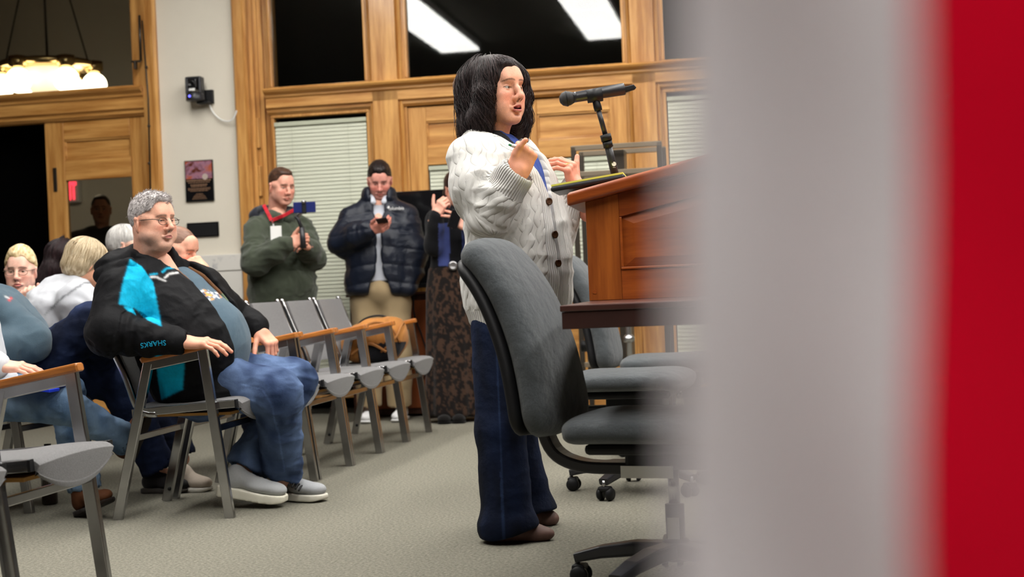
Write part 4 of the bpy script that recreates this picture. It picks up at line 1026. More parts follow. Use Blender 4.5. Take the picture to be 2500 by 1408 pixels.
def cable_height(u, v, pitch=.058, twist=.095):
    """rope columns: two strands crossing, between flat ribs. u across, v along (metres)"""
    c = np.mod(u, pitch) - pitch/2; row = np.floor(u/pitch)
    ph = 2*PI*(v/twist + .37*row); off = .0105*np.sin(ph)
    d1 = np.abs(c - off); d2 = np.abs(c + off); r = .0125
    s1 = np.sqrt(np.clip(1 - (d1/r)**2, 0, 1)); s2 = np.sqrt(np.clip(1 - (d2/r)**2, 0, 1))
    front = np.cos(ph) > 0
    hgt = np.where(front, np.maximum(s1*1.0, s2*.62), np.maximum(s2*1.0, s1*.62))
    edge = np.exp(-((np.abs(c) - .0255)/.0022)**2)
    return hgt*.0095 + edge*.003
def rib_height(u, pitch=.011): return .0026*np.abs(np.cos(PI*u/pitch))
def woman():
    S = 694.0
    p = Person('woman speaking at the lectern in white cable-knit cardigan and dark jeans', (W(1250, 1310, 5.0)[0], 5.0))
    yaw = -25; f = Rz(yaw) @ np.array((1., 0, 0)); l = Rz(yaw) @ np.array((0, 1., 0)); zz = np.array((0, 0, 1.))
    nk = W(1196, 335, 5.0)
    J = dict(neck=nk, chest=W(1225, 440, 5.0), pel=W(1250, 760, 5.0), shr=W(1146, 392, 4.85), shl=W(1252, 385, 5.16), elr=W(1190, 526, 4.75), wrr=W(1259, 428, 4.70),
             ell=W(1352, 560, 5.14), wrl=W(1407, 458, 5.06), hir=W(1218, 800, 4.91), knr=W(1222, 1050, 4.88), anr=W(1240, 1285, 4.86), hil=W(1262, 800, 5.09), knl=W(1250, 1040, 5.13), anl=W(1292, 1250, 5.16))
    skin = np.array(srgb(222, 164, 138))
    hd = head(.0022, skin, w=.96, open_=.006, brow=srgb(92, 60, 46), browth=.0026, lips=srgb(182, 98, 94), gaze=(1, .25, .02), iris=(.09, .06, .035), lid=.12, nose=.985, neck=(.050, .054), jaw=.95, nlen=.12, redden=.22, browh=.004, seed=4)
    HO = W(1213, 226, 5.0); HR = Rz(-44) @ Ry(-3)
    fist = hand(((78, 95, 50), (80, 95, 50), (82, 95, 50), (84, 92, 50)), (4, 1, -2, -5), (12, 16, 16, 14), h=.002, skin=srgb(218, 152, 124), wrist=.11)
    HRr = frame(W(1290, 362, 4.70) - W(1262, 424, 4.70), np.array((.30, -.92, .12)))
    flat = hand(((52, 22, 12), (54, 24, 14), (56, 26, 14), (58, 28, 16)), (1, 0, -2, -4), (30, 6, -6, -8), left=True, h=.002, skin=srgb(222, 150, 126), wrist=.10)
    HRl = frame(W(1386, 392, 5.04) - W(1409, 452, 5.06), np.array((.85, -.48, .18)))
    Pr = W(1262, 424, 4.70); Pl = W(1410, 460, 5.06)
    toe = []
    feet = SDF(.004)
    for h0, t0 in ((W(1205, 1312, 4.87), W(1352, 1318, 4.84)), (W(1265, 1275, 5.17), W(1364, 1280, 5.15))):
        h0[2] = .012; t0[2] = .012; q = h0 + (t0 - h0)*.2; feet.cap(q + zz*.10, q + zz*.02, .030, .032, .02).cap(q + zz*.05, h0 + (t0 - h0)*.62 + zz*.008, .033, .020, .02); toe.append((h0, t0))
    p.body([core(J)[:3], put(hd, HO, HR), put(fist, Pr, HRr), put(flat, Pl, HRl), (*feet.mesh(1), srgb(214, 160, 140))])
    # ---- cardigan
    s = SDF(.0042)
    def px(py, lft, rgt, D=5.0, ry=.20, dx=0):
        a, b = W(lft, py, D), W(rgt, py, D); hw = (b[0] - a[0])/2; cx = (a[0] + b[0])/2; sy = ry*math.sin(rad(25))
        return (a[2]/2 + b[2]/2, cx + dx, D, math.sqrt(max(hw*hw - sy*sy, .006))/math.cos(rad(25)), ry)
    rows = [px(800, 1160, 1378, ry=.205), px(770, 1150, 1388, ry=.208), px(740, 1141, 1392, ry=.212), px(680, 1133, 1396, ry=.215), px(620, 1140, 1394, ry=.21), px(590, 1146, 1389, ry=.205), px(550, 1140, 1384, ry=.205), px(490, 1128, 1373, ry=.20), px(430, 1112, 1352, ry=.195), px(385, 1108, 1326, ry=.185), px(350, 1128, 1286, ry=.16), px(326, 1160, 1244, ry=.10)]
    rows = sorted(rows); R = Rz(yaw); O = np.array((0, 0, 0.))
    st = []
    for z, cx, cy, rx, ry in rows:
        q = R.T @ np.array((cx, cy, 0)); st.append((z, q[0], q[1], rx, ry))
    s.loft(O, R, st, .03, 2.35, .012)
    s.cap(nk + np.array((-.03, 0, -.02)), J['shr'] + zz*.010 + np.array((.012, 0, 0)), .052, .055, .05).cap(nk + np.array((-.02, .02, -.02)), J['shl'] + zz*.02, .055, .062, .05)
    s.chain([J['shr'], J['shr']*.5 + J['elr']*.5 + np.array((-.004, -.006, 0)), J['elr'] + np.array((.0, 0, -.005))], [.077, .080, .077], .05)
    fw = J['wrr'] - J['elr']; cr = J['elr'] + fw*.97
    s.chain([J['elr'], J['elr'] + fw*.55, J['elr'] + fw*.66], [.076, .064, .056], .022)
    # turned back cuff: hollow
    s.cap(J['elr'] + fw*.62, cr, .064, .062, .006)
    s.chain([J['shl'], J['ell'], J['ell'] + (J['wrl'] - J['ell'])*.5], [.085, .075, .062], .04); fl = J['wrl'] - J['ell']; s.cap(J['ell'] + fl*.45, J['ell'] + fl*.95, .058, .054, .006)
    # hollows: sleeve mouths, neck, hem, open front
    s.cap(cr - fw*.16, cr + fw*.5, .050, .056, .004, 's'); s.cap(J['ell'] + fl*.85, J['ell'] + fl*1.4, .042, .046, .004, 's')
    s.cap(nk + np.array((-.01, 0, -.03)), nk + np.array((-.012, 0, .1)), .064, .085, .01, 's')
    zt0 = W(1300, 360, 5)[2]; zb = W(1350, 480, 5)[2]
    def vee(X, Y, Z):
        y = (X - nk[0])*l[0] + (Y - nk[1])*l[1]; x = (X - nk[0])*f[0] + (Y - nk[1])*f[1]
        wd_ = np.interp(Z, [zb - .62, zb - .35, zb - .08, zb, zb + .10, zb + .25], [.012, .010, .006, .010, .052, .092])
        return np.maximum(np.abs(y + .012) - wd_, .02 - x)
    s.fn(nk - .6, nk + .6, vee, .006)
    V, F = s.mesh(2)
    # coordinates of the knit: sleeves run along the arm, the rest up the body
    def limb(a, b):
        d = b - a; L2 = d @ d; t = np.clip(((V - a) @ d)/L2, 0, 1); q = V - a - t[:, None]*d; return t*math.sqrt(L2), np.linalg.norm(q, axis=1), q, d/math.sqrt(L2)
    tu, du, qu, ddu = limb(J['shr'], J['elr']); tf, df, qf, ddf = limb(J['elr'], cr); tl, dl, ql, ddl = limb(J['ell'], J['ell'] + fl)
    Lu = np.linalg.norm(J['elr'] - J['shr'])
    def ang(q, d, ref): e1 = unit(ref - d*(ref @ d)); e2 = np.cross(d, e1); return np.arctan2(q @ e2, q @ e1)
    rr = V @ R; cxz = np.interp(V[:, 2], [a[0] for a in st], [a[1] for a in st]); cyz = np.interp(V[:, 2], [a[0] for a in st], [a[2] for a in st])
    th = np.arctan2(rr[:, 1] - cyz, rr[:, 0] - cxz)
    u = th*.195; v = V[:, 2].copy()
    yl = (V - nk) @ l; near = yl < -.125
    arm = near & (np.minimum(du, df) < .112); up = arm & (du <= df); fo = arm & (df < du); lo_ = (dl < .08)*(V[:, 0] > W(1360, 500, 5.1)[0])
    ua = ang(qu, ddu, np.array((0, -1., 0)))*.086; fa = ang(qf, ddf, np.array((0, -1., 0)))*.075; la = ang(ql, ddl, np.array((0, -1., 0)))*.06
    u = np.where(up, ua, u); v = np.where(up, tu, v); u = np.where(fo, fa + .02, u); v = np.where(fo, Lu + tf, v); u = np.where(lo_, la, u); v = np.where(lo_, tl, v)
    Lf = np.linalg.norm(cr - J['elr']); cuff = (fo & (tf > Lf*.66)) | (lo_ & (tl > np.linalg.norm(fl)*.5))
    hem = ~up & ~fo & ~lo_ & (V[:, 2] < W(1250, 752, 5)[2]); xf = (V - nk) @ f; yf = (V - nk) @ l
    band = ~up & ~fo & ~lo_ & (xf > .05) & (np.abs(yf + .012) < np.interp(V[:, 2], [zb - .6, zb, zb + .1, zb + .2], [.065, .062, .095, .13])) & (V[:, 2] < zt0 + .03)
    col_ = ~up & ~fo & ~lo_ & (np.linalg.norm((V - nk)[:, :2], axis=1) < .115) & (V[:, 2] > nk[2] - .05)
    Hh = 0*u; Hh = np.where(cuff, rib_height(u, .0105)*.4, Hh); Hh = np.where(hem, rib_height(u, .0105)*.3, Hh); Hh = np.where(band, 0*u, Hh); Hh = np.where(col_, .001, Hh)
    N = normals(V, F); big = .006*fbm(V, 7, 3) + .004*(1 - 2*np.abs(vnoise(V*np.array((1, 1, 2.2)), 8, 8)))
    crm = fo | up
    big = big + np.where(crm, .006*np.sin(np.where(up, tu, Lu + tf)*48 + 3*vnoise(V, 9, 2))*np.exp(-((np.where(up, tu - Lu, tf))/.11)**2)*np.clip((-.125 - yl)/.04, 0, 1), 0)
    V = V + N*(Hh + big)[:, None]
    rid = np.where(up, 1, np.where(fo, 2, np.where(lo_, 3, 0))); mixf = (rid[F] != rid[F[:, :1]]).any(1); fl_ = np.zeros(len(V), bool); fl_[F[mixf].ravel()] = True
    fm = np.tile(fl_.astype(float)[:, None], (1, 3))
    for _ in range(7): fm = np.maximum(lap(fm, F, .9), fl_[:, None]*1.0)
    knz = (cuff | hem | band | col_)*1.0; fade_ = np.clip(1 - 1.5*fm, 0, 1)
    cg = p.part('cardigan', V, F, 'cable_knit', attrs={'knit': np.stack((np.where(band, yf, u), v, knz), 1), 'knit_fade': fade_})
    # pocket on the near hip
    q = MB()
    pa = [(W(1296, 622, 4.80), W(1352, 596, 4.80))]
    # buttons
    pm('horn', srgb(70, 46, 30), .25, var=(60, .4))
    for bx, by, bd in ((1344, 424, 4.845), (1360, 489, 4.825), (1381, 570, 4.82), (1383, 641, 4.83)):
        c = W(bx, by, bd); n_ = unit(f*.75 + np.array((0, -1, 0))*.65)
        Fm = Matrix([[*frame(n_, zz)[i], 0] for i in range(3)] + [[0, 0, 0, 1]])
        hit = V[((V - c) @ n_ > -.2) & (np.linalg.norm((V - c) - ((V - c) @ n_)[:, None]*n_, axis=1) < .012)]
        if len(hit): c = c + n_*(((hit - c) @ n_).max() - .002)
        T = Matrix.Translation(Vector(c)) @ Fm @ Matrix.Rotation(PI/2, 4, 'Y')
        p.mb('button', MB().lathe([(.011, 0), (.0135, .002), (.0135, .005), (.010, .006), (.008, .0042), (.001, .0042)], 20, T), 'horn', parent=None)
    # ---- blue shirt and dark top under it
    s = SDF(.005); s.loft(O, R, [(a[0], a[1] - .0, a[2], max(a[3] - .020, .03), max(a[4] - .028, .03)) for a in st if a[0] > J['pel'][2] - .05], .03, 2.35, .03)
    s.cap(nk + np.array((-.01, 0, -.06)), nk + np.array((-.012, 0, -.004)), .066, .064, .02)
    for sg in (-1, 1): s.cap(nk + l*sg*.052 + f*.012 + zz*.004, nk + f*.085 + l*sg*.030 - zz*.085, .017, .020, .012)
    s.cap(nk + np.array((-.01, 0, -.03)), nk + np.array((-.012, 0, .1)), .053, .068, .006, 's')
    V2, F2 = s.mesh(1); V2 = wrinkle(V2, F2, .003, 14, 5); y2 = (V2 - nk) @ l; dark = (y2 < -.026)
    C2 = np.tile(srgb(40, 66, 140), (len(V2), 1)); C2[dark] = srgb(10, 11, 16)
    C2 *= (1 + .15*fbm(V2, 40, 2))[:, None]
    p.part('shirt', V2, F2, 'cloth_col', C2)
    # ---- jeans
    s = SDF(.005)
    s.cap(J['pel'] - zz*.0, J['pel'] - zz*.1, .145, .14, .05)
    s.chain([J['hir'], J['knr'], J['anr'] + zz*.03], [.098, .082, .088], .03).chain([J['hil'], J['knl'], J['anl'] + zz*.03], [.098, .080, .084], .02)
    for a, fo_ in ((J['anr'], toe[0]), (J['anl'], toe[1])): s.cap(a + np.array((-.012, 0, .0)), a + np.array((.02, -.005, -.02 + .01)), .090, .086, .03)
    s.fn((-2, 3, -.2), (2, 7, .06), lambda X, Y, Z: Z - (.020 + .26*np.clip(X - J['anr'][0] + .03, -.02, .15)), .004)
    V3, F3 = s.mesh(1); V3 = wrinkle(V3, F3, .0045, 7, 9, (1, 1, 1.6)); fade = np.clip(.5 + .6*fbm(V3*np.array((1, 1, .35)), 14, 7), 0, 1)
    C3 = np.array(srgb(7, 12, 26))*(1 - fade[:, None]) + np.array(srgb(20, 32, 60))*fade[:, None]
    sx = V3[:, 0] - np.interp(V3[:, 2], [0, .45, .8, 1.0], [J['anr'][0] - .015, J['knr'][0], J['hir'][0] - .01, J['hir'][0]]); seam = (np.abs(sx) < .004)*(V3[:, 1] < 4.9); C3[seam] = srgb(34, 48, 78)
    p.part('jeans', V3, F3, 'jeans_dark', C3)
    # ---- flat shoes
    pm('shoe_brown', srgb(104, 76, 68), .6, var=(60, .12))
    for h0, t0 in toe:
        Rf = frame(t0 - h0, zz); L = np.linalg.norm(t0 - h0); s = SDF(.0035)
        g = lambda x, y, z: h0 + Rf @ np.array((x*L, y, z))
        s.ell(g(.16, 0, .018), (.17*L, .034, .036), .02, Rf); s.cap(g(.2, 0, .015), g(.7, 0, .012), .034, .034, .02); s.ell(g(.78, 0, .010), (.24*L, .036, .026), .015, Rf)
        s.cap(g(.22, 0, .075), g(.52, 0, .062), .040, .030, .006, 's'); s.fn(h0 - .4, h0 + .4, lambda X, Y, Z: Z - .001, .003)
        Vs, Fs = s.mesh(1); p.part('shoe', Vs, Fs, 'shoe_brown')
    # ---- hair: wavy, shoulder length
    hv = SDF(.0045)
    hv.ell((-.018, 0, .046), (.111, .090, .080), .03); hv.ell((.03, -.02, .088), (.06, .05, .022), .03); hv.ell((-.06, 0, -.03), (.075, .100, .11), .04); hv.ell((-.055, -.03, -.12), (.06, .085, .07), .03); hv.ell((-.045, .05, -.13), (.06, .07, .07), .03)
    for y in (-1, 1): hv.chain([(.035, y*.074, .05), (.030, y*.088, -.02), (.012, y*.092, -.09), (.005, y*.086, -.15)], [.026, .026, .03, .024], .02)
    hv.ell((.085, 0, -.045), (.090, .0655, .118), .008, mode='s')
    hv.cap((.0, 0, -.10), (-.01, 0, -.22), .055, .06, .01, mode='s')
    Vh, Fh = hv.mesh(1); Vh = wrinkle(Vh, Fh, .006, 14, 4, (1, 1, .4))
    dk = [srgb(24, 18, 18), srgb(52, 40, 38)]
    hp = put((Vh, Fh), HO, HR); Ho = p.part('hair', hp[0], hp[1], 'hair', hairmat(dk, Vh, 2, (90, 90, 14)))
    r = np.random.default_rng(5); T = 20; cc = (-.03, 0, -.01)
    A = hair_paths(Vh, cc, 5200, (.58, 2*PI - .58), (1.25, 1.55, -1.25, -.62), T, wave=.013, freq=2.2, lift=(-.003, .006), drift=.25, seed=3)
    A2 = hair_paths(Vh, cc, 1500, (.62, 2*PI - .62), (.2, 1.2, -1.3, -.55), T, wave=.018, freq=2.4, lift=(-.001, .014), drift=.35, seed=6)
    B = hair_paths(Vh, cc, 500, (-.95, .95), (1.2, 1.5, .62, .75), T, wave=.003, lift=(-.002, .004), drift=.5, seed=4)
    A3 = hair_paths(Vh, cc, 160, (1.6, 2*PI - 1.2), (.6, 1.4, -1.35, -.6), T, wave=.022, freq=1.6, lift=(.004, .022), drift=.5, seed=9)
    Pth = np.concatenate((A, A2, A3, B)); bad = ((Pth[:, :, 0] > .048) & (np.abs(Pth[:, :, 1]) < .062) & (Pth[:, :, 2] < .066)).any(1); Pth = Pth[~bad]
    Vs, Fs = strands(Pth, .0012, .0003); cid = np.repeat(r.uniform(0, 1, len(Pth)), T*3)[:, None]; Cs = np.array(srgb(20, 16, 17))*(1 - cid) + np.array(srgb(66, 52, 52))*cid
    ps = put((Vs, Fs), HO, HR); p.part('hair_strands', ps[0], ps[1], 'hair', Cs, parent=Ho)
    Ho.children[0].matrix_parent_inverse = Matrix.Identity(4)
    # ---- ring
    c = Pl + HRl @ np.array((.098, .0110, .000)); Fm = HRl
    pts = [c + Fm @ np.array((0, .0102*math.cos(a), .0102*math.sin(a))) for a in np.linspace(0, 2*PI, 18)[:-1]]
    p.mb('ring', MB().tube(pts, .0011, 6, True), 'brass')
    return p, Pr, HRr
WOM, PENO, PENR = woman()
# pen held in the fist
a = PENO + PENR @ np.array((.078, .050, .006)); b = PENO + PENR @ np.array((.088, .010, -.016)); d = unit(a - b)
pen = thing('pen', 'white pen with green end held in the speaker\'s fist', 'pen', tuple(b))
MB().tube([(0, 0, 0), tuple(a - b), tuple(a - b + d*.012)], [.006, .0065, .0055], 12).build('barrel', M_['white_plastic'], pen, True)
pm('pen_green', srgb(20, 120, 70), .4); MB().tube([tuple(a - b + d*.012), tuple(a - b + d*.020)], [.004, .0035], 10).build('button', M_['pen_green'], pen, True)
# ================================================================== the audience and the people by the wall
def pxof(V):
    """place in the room -> picture coordinates (used only to lay out garment panels)"""
    a = V[:, 0]/V[:, 1]*FPX; b = (V[:, 2] - CAMH)/V[:, 1]*FPX + 6; return np.stack((1250 + a*RC - b*RS, 704 - (a*RS + b*RC)), 1)
def inpoly(Q, P):
    P = np.asarray(P, float); r = np.zeros(len(Q), bool); n = len(P)
    for i in range(n):
        a, b = P[i], P[(i + 1) % n]; c = (a[1] > Q[:, 1]) != (b[1] > Q[:, 1]); r ^= c & (Q[:, 0] < (b[0] - a[0])*(Q[:, 1] - a[1])/(b[1] - a[1] + 1e-9) + a[0])
    return r
def near_line(Q, P, w):
    d = np.full(len(Q), 1e9)
    for a, b in zip(P[:-1], P[1:]):
        a = np.array(a, float); b = np.array(b, float); t = np.clip((Q - a) @ (b - a)/((b - a) @ (b - a)), 0, 1); d = np.minimum(d, np.linalg.norm(Q - a - t[:, None]*(b - a), axis=1))
    return d < w
def tufts(V, F, n, ln, comb, r=.0013, seed=2, lift=.45, T=6):
    g = np.random.default_rng(seed); N = normals(V, F); i = g.integers(0, len(V), n); t = np.linspace(0, 1, T)[None, :, None]
    c = np.asarray(comb, float); d = N[i]*lift + c + g.normal(0, .22, (n, 3)); d = d - .0*N[i]; d /= np.linalg.norm(d, axis=1, keepdims=True); L = (g.uniform(.6, 1.15, n)*ln)[:, None, None]
    P = V[i][:, None, :] - N[i][:, None, :]*.002 + d[:, None, :]*t*L - N[i][:, None, :]*(t**2)*L*.22
    return strands(P, r, .0003)
def tframe(J, f): z = unit(J['neck'] - J['pel']); f = np.asarray(f, float); x = unit(f - z*(f @ z)); return np.stack((x, np.cross(z, x), z), 1)
def top(J, R, st, sl=(.075, .068, .055, .045), h=.0065, extra=None, k=.04, cuff=.93, p_=2.3, cap=.03, sh=.06, sleeves='rl'):
    """garment for the trunk and arms; st rows (fraction up the trunk, x offset, rx, ry)"""
    L = np.linalg.norm(J['neck'] - J['pel']); s = SDF(h)
    s.loft(J['pel'], R, [(a*L, b, 0, c, d) for a, b, c, d in st], k, p_, cap)
    for q in sleeves:
        A, B, C = J['sh' + q], J['el' + q], J['wr' + q]
        s.cap(J['neck'] + (A - J['neck'])*.35, A, sh, sl[0]*.95, .05); s.chain([A, B], [sl[0], sl[1]], .04); s.chain([B, B + (C - B)*.6, B + (C - B)*cuff], [sl[1], sl[2], sl[3]], .025)
    if extra: extra(s)
    return s
def ringcol(s, c, R, rad_, r, a0=0, a1=360, tilt=0.0, k=.012, n=14, dz=0.0):
    """collar: bead of capsules round the neck"""
    P = []
    for i in range(n + 1):
        a = rad(a0 + (a1 - a0)*i/n); P.append(c + R @ np.array((rad_*math.cos(a), rad_*math.sin(a)*.95, dz - tilt*math.cos(a))))
    s.chain(P, [r]*len(P), k)
def pants(J, r=(.10, .085, .068, .062), h=.0075, seat=.15, k=.03, hem=.9, legs='rl'):
    s = SDF(h); s.ell(J['pel'], (seat, seat*1.1, seat*.85), .05)
    for q in legs:
        a, b, c = J['hi' + q], J['kn' + q], J['an' + q]; s.cap(J['pel']*.5 + a*.5, a, r[0], r[0], .05); s.chain([a, b], [r[0], r[1]], .03); s.chain([b, b + (c - b)*.5, b + (c - b)*hem], [r[1]*.97, r[2], r[3]], .022)
        e = b + (c - b)*hem; dd = unit(c - b)
        s.fn(e - .14, e + .14, (lambda e, dd: lambda X, Y, Z: np.maximum(-((X - e[0])*dd[0] + (Y - e[1])*dd[1] + (Z - e[2])*dd[2]) + .012, np.sqrt((X - e[0])**2 + (Y - e[1])**2 + (Z - e[2])**2) - .13))(e, dd), .004)
        s.cap(e - dd*.02, e + dd*.1, r[3]*.86, r[3]*.9, .004, 's')
    return s
def denim(V, dark, light, seed=3): t = np.clip(.5 + .7*fbm(V*np.array((1, 1, .5)), 11, seed), 0, 1)[:, None]; t2 = 1 + .08*vnoise(V, 300, seed)[:, None]; return (np.array(dark)*(1 - t) + np.array(light)*t)*t2
def spectacles(p, O, R, m='bronze', w=1.0, parent=None):
    mb = MB(); tr = lambda q: O + R @ np.asarray(q, float)
    for y in (-1, 1):
        mb.tube([tr((.101 - .10*(abs(.0235*math.cos(a) + .0) if y*math.cos(a) > 0 else 0)*.25, y*.0335 + .0245*math.cos(a), -.003 + .0155*math.sin(a))) for a in np.linspace(0, 2*PI, 22)[:-1]], .0012, 6, True)
        mb.tube([tr((.098, y*.056, .004)), tr((.085, y*.074*w, .006)), tr((.0, y*.0805*w, .008)), tr((-.015, y*.080*w, -.006))], .0015, 6)
    mb.tube([tr((.103, -.010, .002)), tr((.106, 0, .005)), tr((.103, .010, .002))], .0012, 6)
    p.mb('spectacles', mb, m)
def sneaker(p, heel, toe, cu, cs, up=(0, 0, 1), width=.046, sole=.022, names=('shoe', 'sole'), h=.0045, height=.09):
    (Vu, Fu), (Vs, Fs) = shoe(heel, toe, width, height, h, sole, up); C = np.broadcast_to(np.asarray(cu, float), (len(Vu), 3))*(1 + .06*vnoise(Vu, 240, 2))[:, None]
    o = p.part(names[0], Vu, Fu, 'cloth_col', C); p.part(names[1], Vs, Fs, 'cloth_col', cs, parent=o); return o
pm('denim', (1, 1, 1), .9, attr=True, spec=.15, bump=(800, .0012), fine=(60, .002))
pm('fleece', (1, 1, 1), 1.0, attr=True, spec=.08, bump=(500, .0018), sheen=.2)
pm('softshell', (1, 1, 1), .7, attr=True, spec=.16, bump=(60, .0015))
pm('puffer', (1, 1, 1), .42, attr=True, spec=.4, bump=(90, .002))
Zv = np.array((0, 0, 1.))

# ------------------------------------------------------------------ seated man in the black and teal jacket
def shark_man():
    W0 = globals()['W']; W = lambda x, y, D: W0(x, y, D + .07)
    p = Person('grey-haired man with glasses in black and teal jacket sitting and listening', (-1.35, 5.9))
    J = dict(neck=W(390, 645, 5.82), chest=W(440, 770, 5.86), pel=W(496, 935, 5.90), shr=W(304, 712, 5.66), shl=W(494, 716, 6.02), elr=W(270, 812, 5.54), wrr=W(440, 834, 5.58), ell=W(570, 785, 6.20), wrl=W(628, 806, 6.14),
             hir=W(525, 930, 5.82), knr=W(678, 962, 5.74), anr=W(690, 1168, 5.95), hil=W(548, 915, 6.02), knl=W(716, 930, 6.08), anl=W(598, 1140, 5.92))
    f = Rz(-24) @ np.array((1., 0, 0)); R = tframe(J, f); skin = np.array(srgb(222, 166, 142))
    hd = head(.0026, skin, w=1.04, fat=.010, jaw=1.15, nose=1.02, brow=srgb(128, 98, 84), browth=.0036, lips=srgb(186, 112, 104), gaze=(1, .1, .05), iris=(.05, .05, .05), lid=.68, neck=(.060, .066), nlen=.11, stubble=(.30, srgb(176, 160, 150)), redden=.18, seed=8)
    HO = W(373, 543, 5.80); HR = (Rz(-34) @ Ry(-1))*.945
    h1 = hand(((14, 18, 10), (12, 18, 10), (14, 20, 12), (16, 22, 14)), (8, 2, -5, -12), (40, -16, 6, 6), h=.0026, skin=srgb(222, 160, 134), wrist=.06, sc=1.04)
    R1 = frame(W(532, 836, 5.57) - W(448, 832, 5.57), np.array((.12, -.28, 1)))
    h2 = hand(((46, 34, 20), (50, 36, 22), (52, 38, 22), (52, 38, 24)), (10, 2, -4, -9), (42, -22, 4, 4), left=True, h=.0026, skin=srgb(222, 158, 132), wrist=.06, sc=1.04)
    R2 = frame(W(668, 845, 6.08) - W(632, 806, 6.12), np.array((.55, -.45, .70)))
    p.body([core(J, 1.1), put(hd, HO, HR), put(h1, W(450, 834, 5.57), R1), put(h2, W(634, 808, 6.12), R2)])
    # jacket, vest, shirt
    base = [(-.16, -.01, .165, .19), (.0, .0, .195, .205), (.22, .02, .225, .215), (.42, .02, .215, .23), (.62, .0, .18, .24), (.80, -.015, .14, .225), (.92, -.03, .105, .165), (1.0, -.035, .075, .09)]
    L = np.linalg.norm(J['neck'] - J['pel']); nk = J['neck']
    def vee(wf, yo=0.0, x0=.03):
        def fn(X, Y, Z):
            x, y, z = X - J['pel'][0], Y - J['pel'][1], Z - J['pel'][2]
            a = x*R[0, 0] + y*R[1, 0] + z*R[2, 0]; b = x*R[0, 1] + y*R[1, 1] + z*R[2, 1]; c = x*R[0, 2] + y*R[1, 2] + z*R[2, 2]
            return np.maximum(np.abs(b - yo) - np.interp(c/L, *wf), x0 - a)
        return fn
    def extra(s):
        ringcol(s, nk + R @ np.array((-.02, 0, -.01)), R, .080, .021, 75, 300, -.012, .02); ringcol(s, nk + R @ np.array((-.02, 0, .018)), R, .080, .016, 70, 300, -.012, .012); ringcol(s, nk + R @ np.array((-.022, 0, .03)), R, .088, .016, 45, 300, .034, .012); ringcol(s, nk + R @ np.array((-.022, 0, .055)), R, .090, .011, 60, 290, .036, .010); s.ell(nk + R @ np.array((-.13, -.06, .012)), (.075, .11, .045), .02, R @ Ry(-35)); s.cap(nk + R @ np.array((-.19, -.13, -.04)), nk + R @ np.array((-.05, -.12, .015)), .026, .020, .012)
        s.ell(nk + R @ np.array((-.10, -.02, -.035)), (.07, .11, .035), .02, R @ Ry(-25)); s.ell(nk + R @ np.array((-.10, .03, -.02)), (.05, .09, .03), .015, R @ Ry(-35)); s.cap(nk + R @ np.array((-.13, -.09, -.05)), nk + R @ np.array((-.05, -.10, -.02)), .022, .02, .015)
        s.ell(J['pel'] + R @ np.array((.12, -.11, -.06)), (.11, .07, .09), .04, R)
        s.ell(W(286, 642, 5.76), (.085, .11, .045), .03, Ry(-22)); s.cap(W(248, 672, 5.66), W(318, 640, 5.64), .024, .022, .016)
        s.cap(J['wrr'] + (J['elr'] - J['wrr'])*.16, J['wrr'] + (J['elr'] - J['wrr'])*.03, .052, .050, .006); s.cap(J['wrr'] + (J['elr'] - J['wrr'])*.06, J['wrr']*2 - J['elr'], .040, .042, .003, 's')
        s.fn((-4, 3, -1), (1, 9, .47), lambda X, Y, Z: Z - .452, .02)
        s.fn(J['pel'] - .8, J['pel'] + .8, vee(([-.3, 0, .2, .45, .7, .9, 1.1], [.12, .115, .115, .10, .078, .07, .08]), .075), .012)
        s.cap(nk + R @ np.array((.0, 0, -.02)), nk + R @ np.array((.02, 0, .12)), .064, .085, .008, 's')
    s = top(J, R, base, (.098, .088, .070, .055), .0043, extra, sh=.07)
    V, F = s.mesh(1); V = wrinkle(V, F, .008, 7, 11, (1, 1, 1)); V = wrinkle(V, F, .005, 14, 4)
    # crumpled sleeve
    d = J['wrr'] - J['elr']; t = ((V - J['elr']) @ d)/(d @ d); q = np.linalg.norm(V - J['elr'] - np.clip(t, 0, 1)[:, None]*d, axis=1)
    V = V + normals(V, F)*(np.where((q < .1) & (V[:, 1] < 5.80), .006*np.sin(t*26 + 5*vnoise(V, 7, 4))*np.exp(-((t - .25)/.45)**2), 0))[:, None]
    Q = pxof(V); C = np.tile(srgb(11, 11, 14), (len(V), 1)); nearf = V[:, 1] < 5.88; teal = srgb(0, 160, 198)
    m = nearf & (inpoly(Q, [(318, 632), (348, 652), (374, 690), (384, 740), (394, 796), (362, 782), (330, 752), (290, 742), (300, 690)]) | inpoly(Q, [(380, 868), (452, 866), (446, 950), (394, 975), (386, 930)]))
    C[m] = teal; m2 = nearf & inpoly(Q, [(300, 748), (322, 750), (332, 768), (312, 758)]); C[m2] = teal
    C[nearf & near_line(Q, [(366, 670), (383, 668)], 2.0)] = teal; C[nearf & near_line(Q, [(368, 676), (383, 676), (397, 683), (404, 685)], 1.8)] = srgb(200, 200, 200)
    C[nearf & near_line(Q, [(396, 664), (408, 655), (424, 653)], 2.0)] = teal; C[nearf & near_line(Q, [(402, 678), (414, 668), (434, 665)], 2.0)] = srgb(200, 200, 200)
    C = lap(lap(C, F, .6), F, .6); C *= (1 + .12*vnoise(V, 160, 3))[:, None]
    jk = p.part('jacket', V, F, 'softshell', C)
    # lettering on the cuff, upside down
    tx = text('sleeve_lettering', 'SHARKS', 1.0, pm('teal_print', teal, .7), None, None, 0.0)
    me = tx.data; co = np.array([v.co[:] for v in me.vertices]); wid = co[:, 0].max() - co[:, 0].min()
    bm = bmesh.new(); bm.from_mesh(me); bmesh.ops.triangulate(bm, faces=bm.faces); bmesh.ops.subdivide_edges(bm, edges=bm.edges, cuts=2); bm.to_mesh(me); bm.free(); co = np.array([v.co[:] for v in me.vertices])
